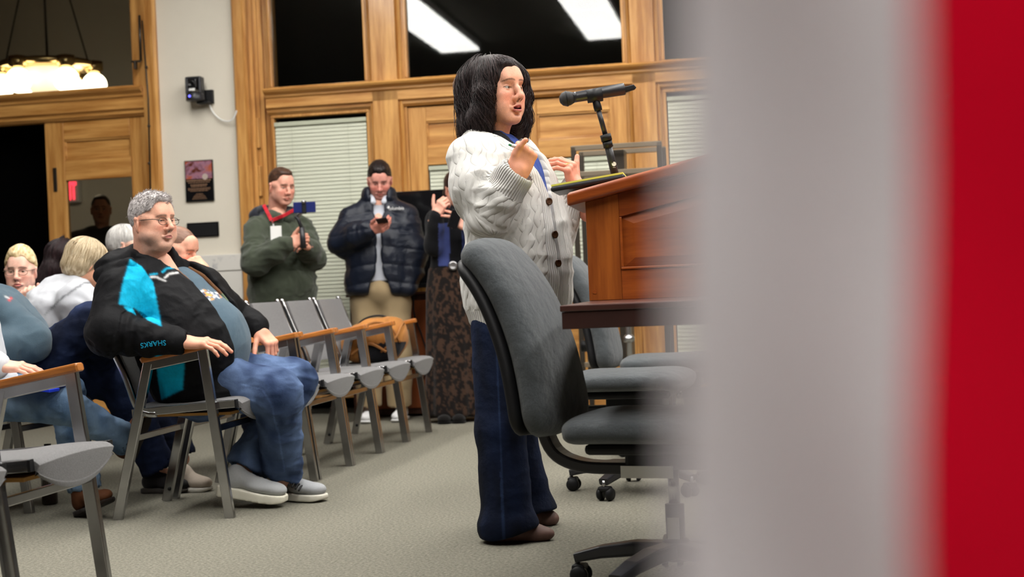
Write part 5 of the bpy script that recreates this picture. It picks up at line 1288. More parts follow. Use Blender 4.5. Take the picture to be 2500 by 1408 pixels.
    ca, sa = math.cos(rad(187)), math.sin(rad(187)); sx = 62/wid; a = co[:, 0]*sx; b = co[:, 1]*sx*1.0
    TX = 374 + a*ca - b*sa; TY = 838 - (a*sa + b*ca) + 6*((a/31)**2)*.3
    near_ = V[nearf & inpoly(Q, [(320, 800), (430, 800), (430, 870), (320, 870)])]; Qn = pxof(near_); out = []
    for x_, y_ in zip(TX, TY):
        dd = np.linalg.norm(Qn - (x_, y_), axis=1); k_ = dd < 7; yy = near_[k_, 1].min() if k_.any() else 5.55; out.append(W0(x_, y_, yy - .004))
    for v, o_ in zip(me.vertices, np.array(out) - p.b): v.co = o_
    tx.parent = jk; me.update(); sd = tx.modifiers.new('solid', 'SOLIDIFY'); sd.thickness = .0015; sd.offset = 0
    def shrink(d, lo=-.2): return [(a, b, c - d, e - d) for a, b, c, e in base if a >= lo]
    s = SDF(.007); s.loft(J['pel'], R, [(a*L, b, 0, c, e) for a, b, c, e in shrink(.013, 0)], .03, 2.3, .03); s.fn(J['pel'] - .8, J['pel'] + .8, vee(([-.3, 0, .2, .45, .7, .9, 1.1], [.085, .09, .10, .085, .058, .045, .06]), .075), .010)
    s.cap(nk + R @ np.array((.0, 0, -.02)), nk + R @ np.array((.02, 0, .12)), .064, .085, .008, 's')
    V2, F2 = s.mesh(1); V2 = wrinkle(V2, F2, .004, 12, 3); z2 = ((V2 - J['pel']) @ R[:, 2])/L
    C2 = np.tile(srgb(104, 118, 92), (len(V2), 1)); C2[z2 > .62] = srgb(104, 70, 44); p.part('vest', V2, F2, 'fleece', C2)
    s = SDF(.007); s.loft(J['pel'], R, [(a*L, b, 0, c, e) for a, b, c, e in shrink(.026, 0)], .03, 2.3, .03); s.ell(J['pel'] + R @ np.array((.10, .03, .16)), (.135, .18, .17), .05, R)
    s.cap(nk + R @ np.array((.0, 0, -.01)), nk + R @ np.array((.02, 0, .12)), .070, .085, .006, 's')
    V3, F3 = s.mesh(1); V3 = wrinkle(V3, F3, .003, 11, 6); Q3 = pxof(V3); C3 = np.tile(srgb(74, 94, 108), (len(V3), 1))*(1 + .1*vnoise(V3, 200, 1))[:, None]
    pr = inpoly(Q3, [(484, 714), (498, 706), (535, 714), (542, 726), (503, 737)]); n3 = vnoise(V3, 75, 9); C3[pr & (n3 > .15)] = srgb(226, 160, 80); C3[pr & (n3 < -.3)] = srgb(206, 214, 220); C3[pr & (np.abs(n3 + .07) < .1)] = srgb(40, 54, 90)
    C3 = lap(C3, F3, .4)
    p.part('t_shirt', V3, F3, 'fleece', C3)
    s = pants(J, (.105, .092, .080, .078), .0058, .18, hem=.98); s.fn((-4, 3, -1), (2, 9, .10), lambda X, Y, Z: Z - .080 - .02*np.sin(X*30), .004)
    V4, F4 = s.mesh(1); V4 = wrinkle(V4, F4, .010, 5, 21, (1.2, 1, 1.4)); V4 = wrinkle(V4, F4, .006, 12, 8, (1, 1, 1.8)); C4 = denim(V4, srgb(40, 54, 84), srgb(92, 112, 148), 5)
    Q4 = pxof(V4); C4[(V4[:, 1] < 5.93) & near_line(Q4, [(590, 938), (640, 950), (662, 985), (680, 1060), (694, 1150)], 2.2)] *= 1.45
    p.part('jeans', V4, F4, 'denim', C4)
    bl = [W(596, 815, 5.78), W(612, 822, 5.82)]
    # running shoes
    a = W(534, 1195, 5.86); b = W(698, 1232, 5.80); a[2] = .055; b[2] = .012
    o1 = sneaker(p, a, b, srgb(168, 170, 172), srgb(226, 222, 206), up=(-.16, 0, 1), width=.054, sole=.040, height=.10)
    a = W(668, 1205, 6.03); b = W(768, 1216, 5.92); a[2] = .004; b[2] = .004; dd = unit(b - a); b = a + dd*.275
    o2 = sneaker(p, a, b, srgb(160, 162, 165), srgb(214, 210, 198), width=.052, sole=.032)
    for c, dr in ((W(640, 1172, 5.83), 1), (W(724, 1182, 5.90), 1)):
        mb = MB()
        for k_ in range(4): mb.tube(spl([c + np.array((.014*k_ - .03, -.03, -.008*k_)), c + np.array((.014*k_ - .02, -.0, .018 - .008*k_)), c + np.array((.014*k_ - .015, .03, -.004 - .008*k_))], 8), .004, 6)
        p.mb('laces', mb, 'black_plastic')
    # hair
    Vh, Fh = skull_hair(.003, .010, .066, .022, -.075, .006, 1.04, 3, .001, .066)
    gr = [srgb(150, 144, 144), srgb(206, 200, 198)]; hp = put((Vh, Fh), HO, HR); Ho = p.part('hair', hp[0], hp[1], 'hair', hairmat(gr, Vh, 2, (190, 190, 190)))
    upm = Vh[:, 2] > .02; Vt, Ft = tufts(Vh, Fh, 3600, .022, (.7, 0, .12), .0010, 4, .25); ci = np.repeat(np.random.default_rng(2).uniform(0, 1, 3600), 18)[:, None]
    Vt, Ft = put((Vt, Ft), HO, HR); p.part('hair_tufts', Vt, Ft, 'hair', np.array(gr[0])*(1 - ci) + np.array(gr[1])*ci, parent=Ho)
    spectacles(p, HO, HR, 'bronze', 1.05)
    mb = MB()
    for zx, zy, zd in ((570, 958, 5.70), (601, 908, 5.74)): c = W(zx, zy, zd); mb.box(c[0] - .006, c[0] + .006, c[1] - .004, c[1] + .004, c[2] - .025, c[2] + .008)
    p.mb('zip_pull', mb, 'steel', False)
    return p
shark_man()

# ------------------------------------------------------------------ standing man in the green hoodie, filming with a phone
def hoodie_man():
    D = 9.2; p = Person('standing man in dark green hoodie with red lanyard filming on a phone', (W(680, 1000, D)[0], D))
    w = lambda x, y, d=0: W(x, y, D + d)
    J = dict(neck=w(678, 520), chest=w(682, 585), pel=w(690, 745), shr=w(626, 560, -.10), shl=w(736, 560, .13), elr=w(624, 638, -.26), wrr=w(706, 594, -.34), ell=w(762, 630, .0), wrl=w(742, 592, -.27),
             hir=w(664, 760), knr=w(666, 885, -.04), anr=w(668, 1012), hil=w(716, 760), knl=w(718, 885, -.02), anl=w(722, 1010, .04))
    f = Rz(-58) @ np.array((1., 0, 0)); R = tframe(J, f)
    hd = head(.0034, np.array(srgb(218, 160, 140)), w=.98, jaw=1.1, brow=srgb(80, 54, 40), lid=.55, gaze=(1, .1, -.4), stubble=(.22, srgb(140, 104, 90)), redden=.25, seed=12, neck=(.058, .062))
    HO = w(687, 455, -.02); HR = (Rz(-52) @ Ry(12))*.95
    g1 = hand(((60, 60, 30),)*4, (4, 1, -2, -5), (40, 8, 10, 10), h=.0032, skin=srgb(216, 156, 134), wrist=.05); R1 = frame(w(738, 582, -.36) - w(706, 594, -.34), np.array((-.25, -.9, .2)))
    g2 = hand(((60, 60, 30),)*4, (4, 1, -2, -5), (40, 8, 10, 10), left=True, h=.0032, skin=srgb(216, 156, 134), wrist=.05); R2 = frame(w(732, 590, -.36) - w(752, 598, -.25), np.array((.2, -.8, .4)))
    p.body([core(J), put(hd, HO, HR), put(g1, w(708, 594, -.34), R1), put(g2, w(750, 598, -.26), R2)])
    st = [(-.03, 0, .155, .20), (.15, .01, .165, .215), (.45, .01, .155, .21), (.7, 0, .135, .20), (.84, -.01, .11, .16), (.93, -.02, .085, .11), (.98, -.02, .07, .085)]
    def ex(s):
        ringcol(s, J['neck'] + R @ np.array((-.01, 0, -.018)), R, .092, .026, 20, 340, .02, .015); s.ell(J['neck'] + R @ np.array((-.11, -.02, -.005)), (.075, .13, .055), .02, R @ Ry(-20)); ringcol(s, J['neck'] + R @ np.array((-.02, 0, .018)), R, .098, .018, 90, 270, .02, .012); s.cap(J['neck'] + R @ np.array((.0, 0, .0)), J['neck'] + R @ np.array((.04, 0, .12)), .066, .090, .008, 's')
        s.ell(J['pel'] + R @ np.array((.14, 0, .12)), (.05, .14, .09), .02, R)
    s = top(J, R, st, (.074, .074, .064, .05), .007, ex, sh=.045); V, F = s.mesh(1); V = wrinkle(V, F, .013, 5, 5, (1, 1, 1.1)); V = wrinkle(V, F, .010, 12, 9, (1, 1, 1.5)); C = np.tile(srgb(64, 70, 58), (len(V), 1)); q = (V - J['neck']) @ R
    C[(q[:, 2] > -.012) & (q[:, 0] < .03)] = srgb(46, 48, 58); p.part('hoodie', V, F, 'fleece', C*(1 + .06*vnoise(V, 90, 2))[:, None])
    s = pants(J, (.10, .085, .075, .07), .009, .14); V2, F2 = s.mesh(1); p.part('jeans', wrinkle(V2, F2, .005, 6, 3), F2, 'denim', denim(V2, srgb(20, 28, 48), srgb(40, 56, 90)))
    for a in (J['anr'], J['anl']): hp_ = a * np.array((1, 1, 0)); sneaker(p, hp_ + np.array((-.05, .05, .002)), hp_ + np.array((.11, -.16, .002)), srgb(70, 46, 36), srgb(26, 22, 20), h=.007)
    Vh, Fh = skull_hair(.0036, .007, .062, .020, -.05, .002, .98, 5, .001, .066); hh = put((Vh, Fh), HO, HR); p.part('hair', hh[0], hh[1], 'hair', hairmat([srgb(52, 36, 28), srgb(86, 60, 46)], Vh, 2, (90, 90, 90)))
    # lanyard
    pm('lanyard_red', srgb(186, 24, 40), .7, var=(30, .25)); ly = MB()
    cP = [w(646, 502, -.08), w(652, 515, -.20), w(664, 538, -.27), w(697, 523, -.27), w(722, 507, -.14)]
    def onbody(P):
        o = []
        for x in P:
            q_ = pxof(x[None])[0]; dd = np.linalg.norm(pxof(V) - q_, axis=1); k_ = (dd < 9); y_ = V[k_, 1].min() - .008 if k_.any() else x[1]; o.append(W(q_[0], q_[1], y_))
        return o
    c1 = onbody(spl([w(644, 500), w(652, 516), w(663, 538)], 9)); c2 = onbody(spl([w(663, 538), w(690, 527), w(726, 508)], 11))
    lo = p.mb('lanyard', MB().tube(c1, 1.0, sect=rect(.011, .002, .4), up=(1, 0, .6)).tube(c2, 1.0, sect=rect(.011, .002, .4), up=(.3, 0, 1)), 'lanyard_red', False)
    bd = onbody([w(668, 550), w(674, 568)]); c = bd[1]; y0 = min(bd[0][1], bd[1][1]) - .012
    p.mb('badge_clip', MB().tube([W(664, 538, c1[-1][1] - .004), W(668, 551, y0)], .006, 6), 'steel'); p.mb('badge', MB().box(c[0] - .032, c[0] + .036, y0 - .002, y0 + .002, c[2] - .045, c[2] + .042, None), 'white_plastic', False)
    # phone on a hand grip
    gb = w(738, 603, -.37); g = thing('phone_gimbal', 'blue phone on a black handheld grip held by the man in green', 'phone', tuple(gb)); k_ = lambda x, y, d=-.38: w(x, y, d) - gb
    MB().tube([k_(741, 606), k_(737, 555)], [.019, .016], 12).build('grip', M_['black_satin'], g, True)
    MB().tube([k_(737, 558), k_(728, 535), k_(722, 528)], .011, 10).build('arm', M_['black_satin'], g, True); MB().tube([k_(724, 530), k_(742, 515)], .010, 10).build('joint_arm', M_['steel'], g, True)
    c = k_(743, 506, -.40); pm('phone_blue', srgb(26, 36, 92), .3); MB().box(c[0] - .068, c[0] + .070, c[1] - .004, c[1] + .004, c[2] - .034, c[2] + .034).build('phone', M_['phone_blue'], g, bev=.004)
    MB().box(c[0] - .014, c[0] + .012, c[1] - .012, c[1] + .008, c[2] - .040, c[2] + .042).build('clamp', M_['black_plastic'], g, bev=.004); MB().ball((c[0] - .001, c[1] - .014, c[2] + .034), .013, 10, 7).build('clamp_knob', M_['steel'], g, True)
hoodie_man()

# ------------------------------------------------------------------ standing man in the navy puffer jacket
def puffer_man():
    D = 9.55; p = Person('standing man in navy puffer jacket and khakis looking down at his phone', (W(930, 1010, D)[0], D))
    w = lambda x, y, d=0: W(x, y, D + d)
    J = dict(neck=w(926, 484), chest=w(926, 560), pel=w(930, 705), shr=w(864, 540, -.02), shl=w(988, 536, .02), elr=w(838, 592, -.08), wrr=w(902, 560, -.26), ell=w(1010, 610, -.02), wrl=w(1000, 690, -.06),
             hir=w(898, 740), knr=w(900, 870, -.04), anr=w(902, 985, .0), hil=w(962, 740), knl=w(970, 865, -.02), anl=w(976, 985, .02))
    f = Rz(-88) @ np.array((1., 0, 0)); R = tframe(J, f)
    hd = head(.0034, np.array(srgb(212, 148, 134)), w=1.0, jaw=1.1, brow=srgb(40, 28, 26), browth=.0042, lid=.75, stubble=(.5, srgb(92, 66, 62)), redden=.28, seed=21, neck=(.058, .062))
    HO = w(927, 440, -.03); HR = (Rz(-86) @ Ry(24))*.95
    g1 = hand(((30, 40, 25), (34, 42, 26), (38, 42, 26), (40, 44, 26)), (4, 1, -2, -6), (50, 10, 20, 10), h=.0032, skin=srgb(206, 138, 122), wrist=.05); R1 = frame(w(945, 552, -.32) - w(904, 562, -.27), np.array((-.2, -.75, -.6)))
    p.body([core(J), put(hd, HO, HR), put(g1, w(905, 561, -.27), R1)])
    st = [(-.06, 0, .165, .225), (.0, .01, .175, .235), (.3, .01, .175, .23), (.55, .01, .165, .23), (.72, 0, .145, .215), (.84, -.01, .12, .17), (.95, -.01, .10, .115)]
    L = np.linalg.norm(J['neck'] - J['pel'])
    def vee(X, Y, Z):
        x, y, z = X - J['pel'][0], Y - J['pel'][1], Z - J['pel'][2]; a = x*R[0, 0] + y*R[1, 0] + z*R[2, 0]; b = x*R[0, 1] + y*R[1, 1] + z*R[2, 1]; c = (x*R[0, 2] + y*R[1, 2] + z*R[2, 2])/L
        return np.maximum(np.abs(b) - np.interp(c, [-.1, .0, .15, .3, .6, .8, 1.0, 1.2], [.085, .075, .035, .022, .020, .032, .058, .07]), .02 - a)
    def ex(s):
        ringcol(s, J['neck'] + R @ np.array((-.005, 0, .0)), R, .088, .030, 25, 335, -.01, .02); ringcol(s, J['neck'] + R @ np.array((-.01, 0, .035)), R, .086, .022, 30, 330, -.01, .02)
        s.cap(J['wrl'] + (J['ell'] - J['wrl'])*.2, J['wrl'] + np.array((-.01, -.03, -.03)), .062, .055, .02)
        s.fn(J['pel'] - 1, J['pel'] + 1, vee, .010); s.cap(J['neck'] + R @ np.array((.0, 0, .0)), J['neck'] + R @ np.array((.02, 0, .12)), .060, .075, .008, 's')
    s = top(J, R, st, (.092, .096, .082, .062), .007, ex, sh=.06); V, F = s.mesh(1); V = wrinkle(V, F, .005, 7, 5)
    z = V[:, 2]; quilt = np.abs(np.sin((z + .02*np.sin(V[:, 0]*9))*PI/.115)); V = V + normals(V, F)*(.009*np.sqrt(quilt) - .006)[:, None]; V = wrinkle(V, F, .006, 11, 12)
    C = np.tile(srgb(18, 24, 38), (len(V), 1)); jk = p.part('puffer_jacket', V, F, 'puffer', C)
    Q = pxof(V)
    def surf(x, y): k_ = (np.linalg.norm(Q - (x, y), axis=1) < 8); return W(x, y, V[k_, 1].min() - .004)
    c = surf(962, 509); tx = text('chest_logo', 'Columbia', .03, M_['white_print'], jk, Matrix.Translation(Vector(c - p.b + np.array((.008, 0, 0)))) @ Matrix.Rotation(PI/2, 4, 'X'), .001)
    MB().box(-.012, .0, -.002, .001, -.008, .008).build('chest_mark', M_['white_print'], jk, M=Matrix.Translation(Vector(surf(951, 506) - p.b)))
    s = SDF(.009); s.loft(J['pel'], R, [(a*L, b, 0, c - .035, d - .05) for a, b, c, d in st], .03, 2.3, .03)
    for sg in (-1, 1): s.cap(J['neck'] + R @ np.array((.02, sg*.058, .035)), J['neck'] + R @ np.array((.085, sg*.035, -.03)), .018, .020, .012)
    s.cap(J['neck'] + R @ np.array((.0, 0, .0)), J['neck'] + R @ np.array((.02, 0, .12)), .056, .066, .006, 's')
    V2, F2 = s.mesh(1); C2 = np.tile(srgb(190, 194, 204), (len(V2), 1)); C2[(V2[:, 2] < J['pel'][2] + .06)] = srgb(30, 26, 26); p.part('shirt', V2, F2, 'cloth_col', C2)
    s = pants(J, (.108, .095, .085, .078), .008, .15, hem=1.0); V3, F3 = s.mesh(1); V3 = wrinkle(V3, F3, .006, 6, 8, (1, 1, .8)); p.part('khaki_trousers', V3, F3, 'cloth_col', np.array(srgb(158, 138, 106))*(1 + .08*fbm(V3, 9, 2))[:, None])
    for x, y in ((905, 1016), (982, 1012)): c = w(x, y, -.02); c[2] = .002; sneaker(p, c + np.array((.0, .13, 0)), c + np.array((-.03, -.13, 0)), srgb(222, 222, 224), srgb(226, 226, 226), h=.007)
    Vh, Fh = skull_hair(.0036, .013, .058, .014, -.06, .008, 1.0, 6, .002, .060); hh = put((Vh, Fh), HO, HR); p.part('hair', hh[0], hh[1], 'hair', hairmat([srgb(20, 15, 15), srgb(38, 28, 27)], Vh, 2, (90, 90, 90)))
    c = w(934, 541, -.345); ph = thing('mobile_phone', 'black mobile phone held by the man in navy', 'phone', tuple(c)); Mp = Matrix.Rotation(rad(-8), 4, 'Y') @ Matrix.Rotation(rad(-14), 4, 'X')
    MB().box(-.036, .036, -.075, .075, -.004, .004, Mp).build('case', M_['black_plastic'], ph, bev=.004); MB().box(-.033, .033, -.07, .07, .0041, .0048, Mp).build('display', M_['black_gloss'], ph)
puffer_man()

# ------------------------------------------------------------------ woman behind the speaker: dark vest, blue sleeves, patterned skirt
def skirt_woman():
    D = 9.35; p = Person('woman half hidden behind the speaker in black vest, blue shirt and patterned skirt', (W(1105, 1000, D)[0], D))
    w = lambda x, y, d=0: W(x, y, D + d)
    J = dict(neck=w(1112, 510), chest=w(1112, 570), pel=w(1108, 660), shr=w(1066, 535, -.02), shl=w(1160, 530, .02), elr=w(1058, 600, -.12), wrr=w(1066, 522, -.20), ell=w(1170, 600, -.1), wrl=w(1140, 552, -.25))
    f = Rz(-80) @ np.array((1., 0, 0)); R = tframe(J, f)
    hd = head(.0036, np.array(srgb(224, 168, 146)), w=.94, brow=srgb(50, 34, 28), lid=.5, redden=.3, seed=31, neck=(.048, .052)); HO = w(1116, 462, -.02); HR = (Rz(-70) @ Ry(14))*.95
    g1 = hand(((50, 60, 40),)*4, (4, 1, -2, -5), (45, 0, 10, 10), h=.0034, skin=srgb(222, 166, 146), wrist=.05); R1 = frame(w(1082, 492, -.22) - w(1064, 524, -.20), np.array((-.2, -.85, .3)))
    g2 = hand(((10, 20, 10), (14, 20, 10), (50, 50, 30), (55, 50, 30)), (10, -6, -4, -9), (40, 0, 10, 10), left=True, h=.0034, skin=srgb(220, 160, 140), wrist=.05); R2 = frame(w(1096, 528, -.28) - w(1142, 552, -.25), np.array((.1, -.8, .4)))
    p.body([core(J), put(hd, HO, HR), put(g1, w(1064, 524, -.20), R1), put(g2, w(1142, 552, -.25), R2)])
    st = [(-.06, 0, .12, .165), (.2, 0, .115, .15), (.5, .01, .13, .165), (.75, 0, .115, .17), (.9, -.01, .09, .13), (1.0, -.01, .065, .075)]
    s = top(J, R, st, (.062, .056, .05, .045), .008); V, F = s.mesh(1); q = (V - J['pel']) @ R; C = np.tile(srgb(14, 14, 18), (len(V), 1)); Q = pxof(V)
    C[(Q[:, 1] > 545) & (Q[:, 0] > 1070) & (Q[:, 0] < 1098) & (V[:, 1] < D - .02)] = srgb(58, 68, 118); C[(Q[:, 0] > 1128) & (V[:, 1] < D)] = srgb(58, 68, 118); C[(Q[:, 1] > 650)] = srgb(10, 9, 10)
    p.part('vest_and_shirt', wrinkle(V, F, .004, 8, 3), F, 'cloth_col', C)
    T = Matrix.Translation(Vector(w(1106, 648, -.145))) @ Matrix.Rotation(PI/2, 4, 'X'); p.mb('belt_buckle', MB().lathe([(.030, 0), (.031, .006), (.022, .010), (.018, .008), (.001, .009)], 20, T), 'steel')
    s = SDF(.009); zt_ = J['pel'][2]; s.loft((J['pel'][0], J['pel'][1], 0), Rz(-80), [(.04, 0, 0, .17, .235), (.3, 0, 0, .16, .215), (zt_ - .12, 0, 0, .145, .19), (zt_ + .03, 0, 0, .125, .165)], .03, 2.1, .02)
    V, F = s.mesh(1); th = np.arctan2(V[:, 1] - J['pel'][1], V[:, 0] - J['pel'][0]); V = V + normals(V, F)*(.010*np.sin(th*13)*np.clip(1.1 - V[:, 2], 0, 1))[:, None]; n = fbm(V*np.array((1, 1, .8)), 62, 4); C = np.tile(srgb(20, 15, 14), (len(V), 1)); C[n > .10] = srgb(60, 43, 33); p.part('long_skirt', V, F, 'cloth_col', C)
    for x in (1085, 1120): c = w(x, 1003, -.1); c[2] = .002; sneaker(p, c + np.array((0, .12, 0)), c + np.array((0, -.12, 0)), srgb(18, 16, 16), srgb(14, 14, 14), h=.008, sole=.014)
    s = SDF(.0045); s.ell((-.018, 0, .045), (.108, .088, .088), .03); s.ell((-.05, 0, -.04), (.07, .085, .08), .03); s.ell((.085, 0, -.05), (.09, .062, .12), .008, mode='s'); Vh, Fh = s.mesh(1); hh = put((Vh, Fh), HO, HR); p.part('hair', hh[0], hh[1], 'hair', hairmat([srgb(26, 18, 17), srgb(58, 38, 32)], Vh, 2, (90, 90, 20)))
    c = w(1110, 535, -.30); ph = thing('mobile_phone', 'dark mobile phone in the hand of the woman behind the speaker', 'phone', tuple(c)); Mp = Matrix.Rotation(rad(20), 4, 'Y'); MB().box(-.034, .034, -.005, .005, -.06, .06, Mp).build('case', M_['black_plastic'], ph, bev=.004); MB().box(-.03, .03, -.0062, -.0052, -.055, .055, Mp).build('display', M_['black_gloss'], ph)
skirt_woman()
# ------------------------------------------------------------------ audience at the left
def sitter(label, D, w, J, f, top_st, sl, col, head_kw, HO, HR, hair, pants_kw=None, pcol=None, shoes=(), mats=('fleece', 'denim'), hands=(), names=('sweater', 'jeans'), h=.008, extra=None, wr=(.007, 6), colf=None, base=None, sleeves=None):
    HR = np.asarray(HR)*.95
    p = Person(label, base if base is not None else (J['pel'][0], J['pel'][1])); R = tframe(J, f); parts = [core(J)]
    if head_kw is not None: parts.append(put(head(.004, **head_kw), HO, HR))
    for hm, O, RR in hands: parts.append(put(hm, O, RR))
    p.body(parts)
    s = top(J, R, top_st, sl, h, extra, sleeves=''.join(q for q in 'rl' if 'sh' + q in J) if sleeves is None else sleeves); V, F = s.mesh(1); V = wrinkle(V, F, wr[0]*1.4, wr[1], 4); V = wrinkle(V, F, .005, 12, 8); C = np.tile(col, (len(V), 1))*(1 + .08*vnoise(V, 110, 3))[:, None]
    if colf: C = lap(colf(V, C, R), F, .5)
    p.part(names[0], V, F, mats[0], C)
    if pants_kw is not None: s = pants(J, h=h, **pants_kw); V2, F2 = s.mesh(1); V2 = wrinkle(V2, F2, .007, 6, 9); V2 = wrinkle(V2, F2, .006, 13, 5, (1, 1, 1.6)); p.part(names[1], V2, F2, mats[1], denim(V2, *pcol))
    for a, b, cu, cs in shoes: sneaker(p, a, b, cu, cs, h=.006)
    if hair: hair(p, HO, HR)
    return p
def hair_obj(prims, cols, stretch=(90, 90, 14), n=900, azr=(.8, 2*PI - .8), elr=(1.1, 1.5, -.9, -.5), wave=.004, r=.0016, cut=((.085, 0, -.045), (.09, .063, .118))):
    def fn(p, HO, HR):
        s = SDF(.0045)
        for c, r_ in prims: s.ell(c, r_, .03)
        if cut: s.ell(cut[0], cut[1], .008, mode='s')
        V, F = s.mesh(1); q = put((V, F), HO, HR); o = p.part('hair', q[0], q[1], 'hair', hairmat(cols, V, 2, stretch))
        if n:
            P = hair_paths(V, (-.03, 0, -.0), n, azr, elr, 14, wave=wave, freq=1.5, lift=(-.002, .004), drift=.25, seed=8); bad = ((P[:, :, 0] > .05) & (np.abs(P[:, :, 1]) < .066) & (P[:, :, 2] < .068)).any(1); P = P[~bad]
            v, f_ = strands(P, r, .0004); ci = np.repeat(np.random.default_rng(3).uniform(0, 1, len(P)), 14*3)[:, None]; q = put((v, f_), HO, HR); p.part('hair_strands', q[0], q[1], 'hair', np.array(cols[0])*(1 - ci) + np.array(cols[1])*ci, parent=o)
    return fn
ST = [(-.05, 0, .15, .19), (.2, .01, .16, .20), (.5, .01, .15, .205), (.75, 0, .13, .205), (.9, -.01, .10, .16), (1.0, -.015, .07, .085)]
X1 = np.array((1., 0, 0))
# person in the slate sweater, reclining with one leg crossed
D = 6.3; w = lambda x, y, d=0: W(x, y, D + d)
J = dict(neck=w(-78, 700), chest=w(-30, 785), pel=w(58, 910), shr=w(-18, 752, -.19), shl=w(-95, 740, .2), elr=w(70, 838, -.24), wrr=w(-20, 850, -.34), ell=w(-40, 830, .25), wrl=w(0, 880, .1),
         hir=w(95, 895, -.12), knr=w(228, 790, -.12), anr=w(262, 905, .22), hil=w(95, 905, .12), knl=w(285, 925, .16), anl=w(392, 1150, .2))
def logo(V, C, R):
    Q = pxof(V); C[(V[:, 1] < 6.2) & near_line(Q, [(22, 732), (28, 727)], 3)] = srgb(190, 60, 60); C[(V[:, 1] < 6.2) & near_line(Q, [(12, 722), (22, 728)], 1.6)] = srgb(190, 190, 190); return C
sitter('person in slate blue sweater and dark jeans reclining at the left edge', D, w, J, Rz(-10) @ X1, ST, (.088, .085, .075, .06), srgb(70, 88, 100), dict(skin=np.array(SK['fair']), lid=.4), w(-110, 620), Rz(-15), hair_obj([((-.018, 0, .045), (.106, .086, .084))], [srgb(70, 52, 40), srgb(100, 80, 60)], n=0),
       dict(r=(.105, .092, .08, .075), hem=.95), (srgb(16, 22, 40), srgb(40, 52, 84)), [(w(350, 1196, .2)*np.array((1, 1, 0)), w(462, 1200, .14)*np.array((1, 1, 0)), srgb(36, 34, 36), srgb(70, 66, 62)), (w(255, 915, .2), w(300, 880, .34), srgb(40, 34, 32), srgb(30, 28, 28))], colf=logo, wr=(.009, 6))
# woman in the pale grey hoodie, leaning forward
D = 6.95; w = lambda x, y, d=0: W(x, y, D + d)
J = dict(neck=w(192, 692), chest=w(172, 750), pel=w(140, 890), shr=w(190, 735, -.18), shl=w(185, 722, .18), elr=w(228, 830, -.22), wrr=w(330, 850, -.15), ell=w(230, 820, .2), wrl=w(330, 840, .1),
         hir=w(165, 890, -.1), knr=w(345, 925, -.12), anr=w(445, 1120, -.12), hil=w(165, 890, .1), knl=w(345, 920, .12), anl=w(420, 1110, .2))
def hoodx(s): s.ell(J['neck'] + np.array((-.06, 0, -.02)), (.10, .12, .06), .04)
def seams(V, C, R): Q = pxof(V); C[(V[:, 1] < 6.95) & near_line(Q, [(108, 770), (150, 728), (205, 690), (225, 690)], 2.2)] = srgb(110, 112, 116); return C
sitter('woman with blond bob and pale grey hoodie leaning forward', D, w, J, Rz(8) @ X1, [(-.05, 0, .15, .19), (.2, -.02, .16, .2), (.5, -.05, .17, .21), (.75, -.05, .16, .2), (.9, -.04, .12, .16), (1.0, -.03, .085, .09)], (.085, .08, .07, .06), srgb(190, 192, 198), dict(skin=np.array(SK['tan']), lid=.5, w=.95), w(214, 645, 0), Rz(32) @ Ry(22),
       hair_obj([((-.018, 0, .045), (.112, .092, .09)), ((-.05, 0, -.03), (.075, .096, .075))], [srgb(150, 126, 92), srgb(216, 200, 170)], n=1100, elr=(1.2, 1.5, -.55, -.3)), dict(r=(.095, .085, .072, .07), hem=.95), (srgb(14, 16, 26), srgb(30, 36, 56)), [(w(432, 1196, -.45)*np.array((1, 1, 0)), w(516, 1192, -.5)*np.array((1, 1, 0)), srgb(176, 164, 150), srgb(200, 196, 186))], extra=hoodx, colf=seams, names=('hoodie', 'jeans'))
# blonde woman with glasses, chin on her fist
D = 7.35; w = lambda x, y, d=0: W(x, y, D + d)
J = dict(neck=w(54, 725), chest=w(55, 790), pel=w(56, 920), shr=w(-2, 758), shl=w(108, 752), elr=w(-8, 860, -.1), wrr=w(40, 900, -.2), ell=w(98, 838, -.18), wrl=w(80, 752, -.2))
g = hand(((80, 95, 50),)*4, (3, 1, -2, -4), (30, 10, 10, 5), left=True, h=.0036, skin=srgb(226, 178, 158), wrist=.07)
pb = sitter('blonde woman with glasses resting her chin on her fist', D, w, J, Rz(-88) @ X1, ST, (.06, .055, .05, .045), srgb(40, 44, 66), dict(skin=np.array(srgb(232, 184, 164)), brow=srgb(90, 66, 52), lid=.4, w=.95, lips=srgb(206, 120, 112)), w(51, 662, -.02), Rz(-84) @ Ry(3),
       None, hands=[(g, w(76, 750, -.21), frame(w(68, 715, -.22) - w(77, 750, -.21), np.array((.1, -1, .1))))], names=('blouse', 'x'),
       colf=lambda V, C, R: np.where(((pxof(V)[:, 0] > 66) & (V[:, 1] < 7.33))[:, None], np.array(srgb(120, 132, 206)), C))
BR = (Rz(-84) @ Ry(3))*.95; spectacles(pb, w(51, 662, -.02), BR, 'bronze', .97)
Vh, Fh = skull_hair(.0038, .013, .060, .012, -.06, .014, .96, 5, .002, .064); hh = put((Vh, Fh), w(51, 662, -.02), BR); pb.part('hair', hh[0], hh[1], 'hair', hairmat([srgb(186, 158, 112), srgb(232, 214, 172)], Vh, 2, (30, 120, 60)))
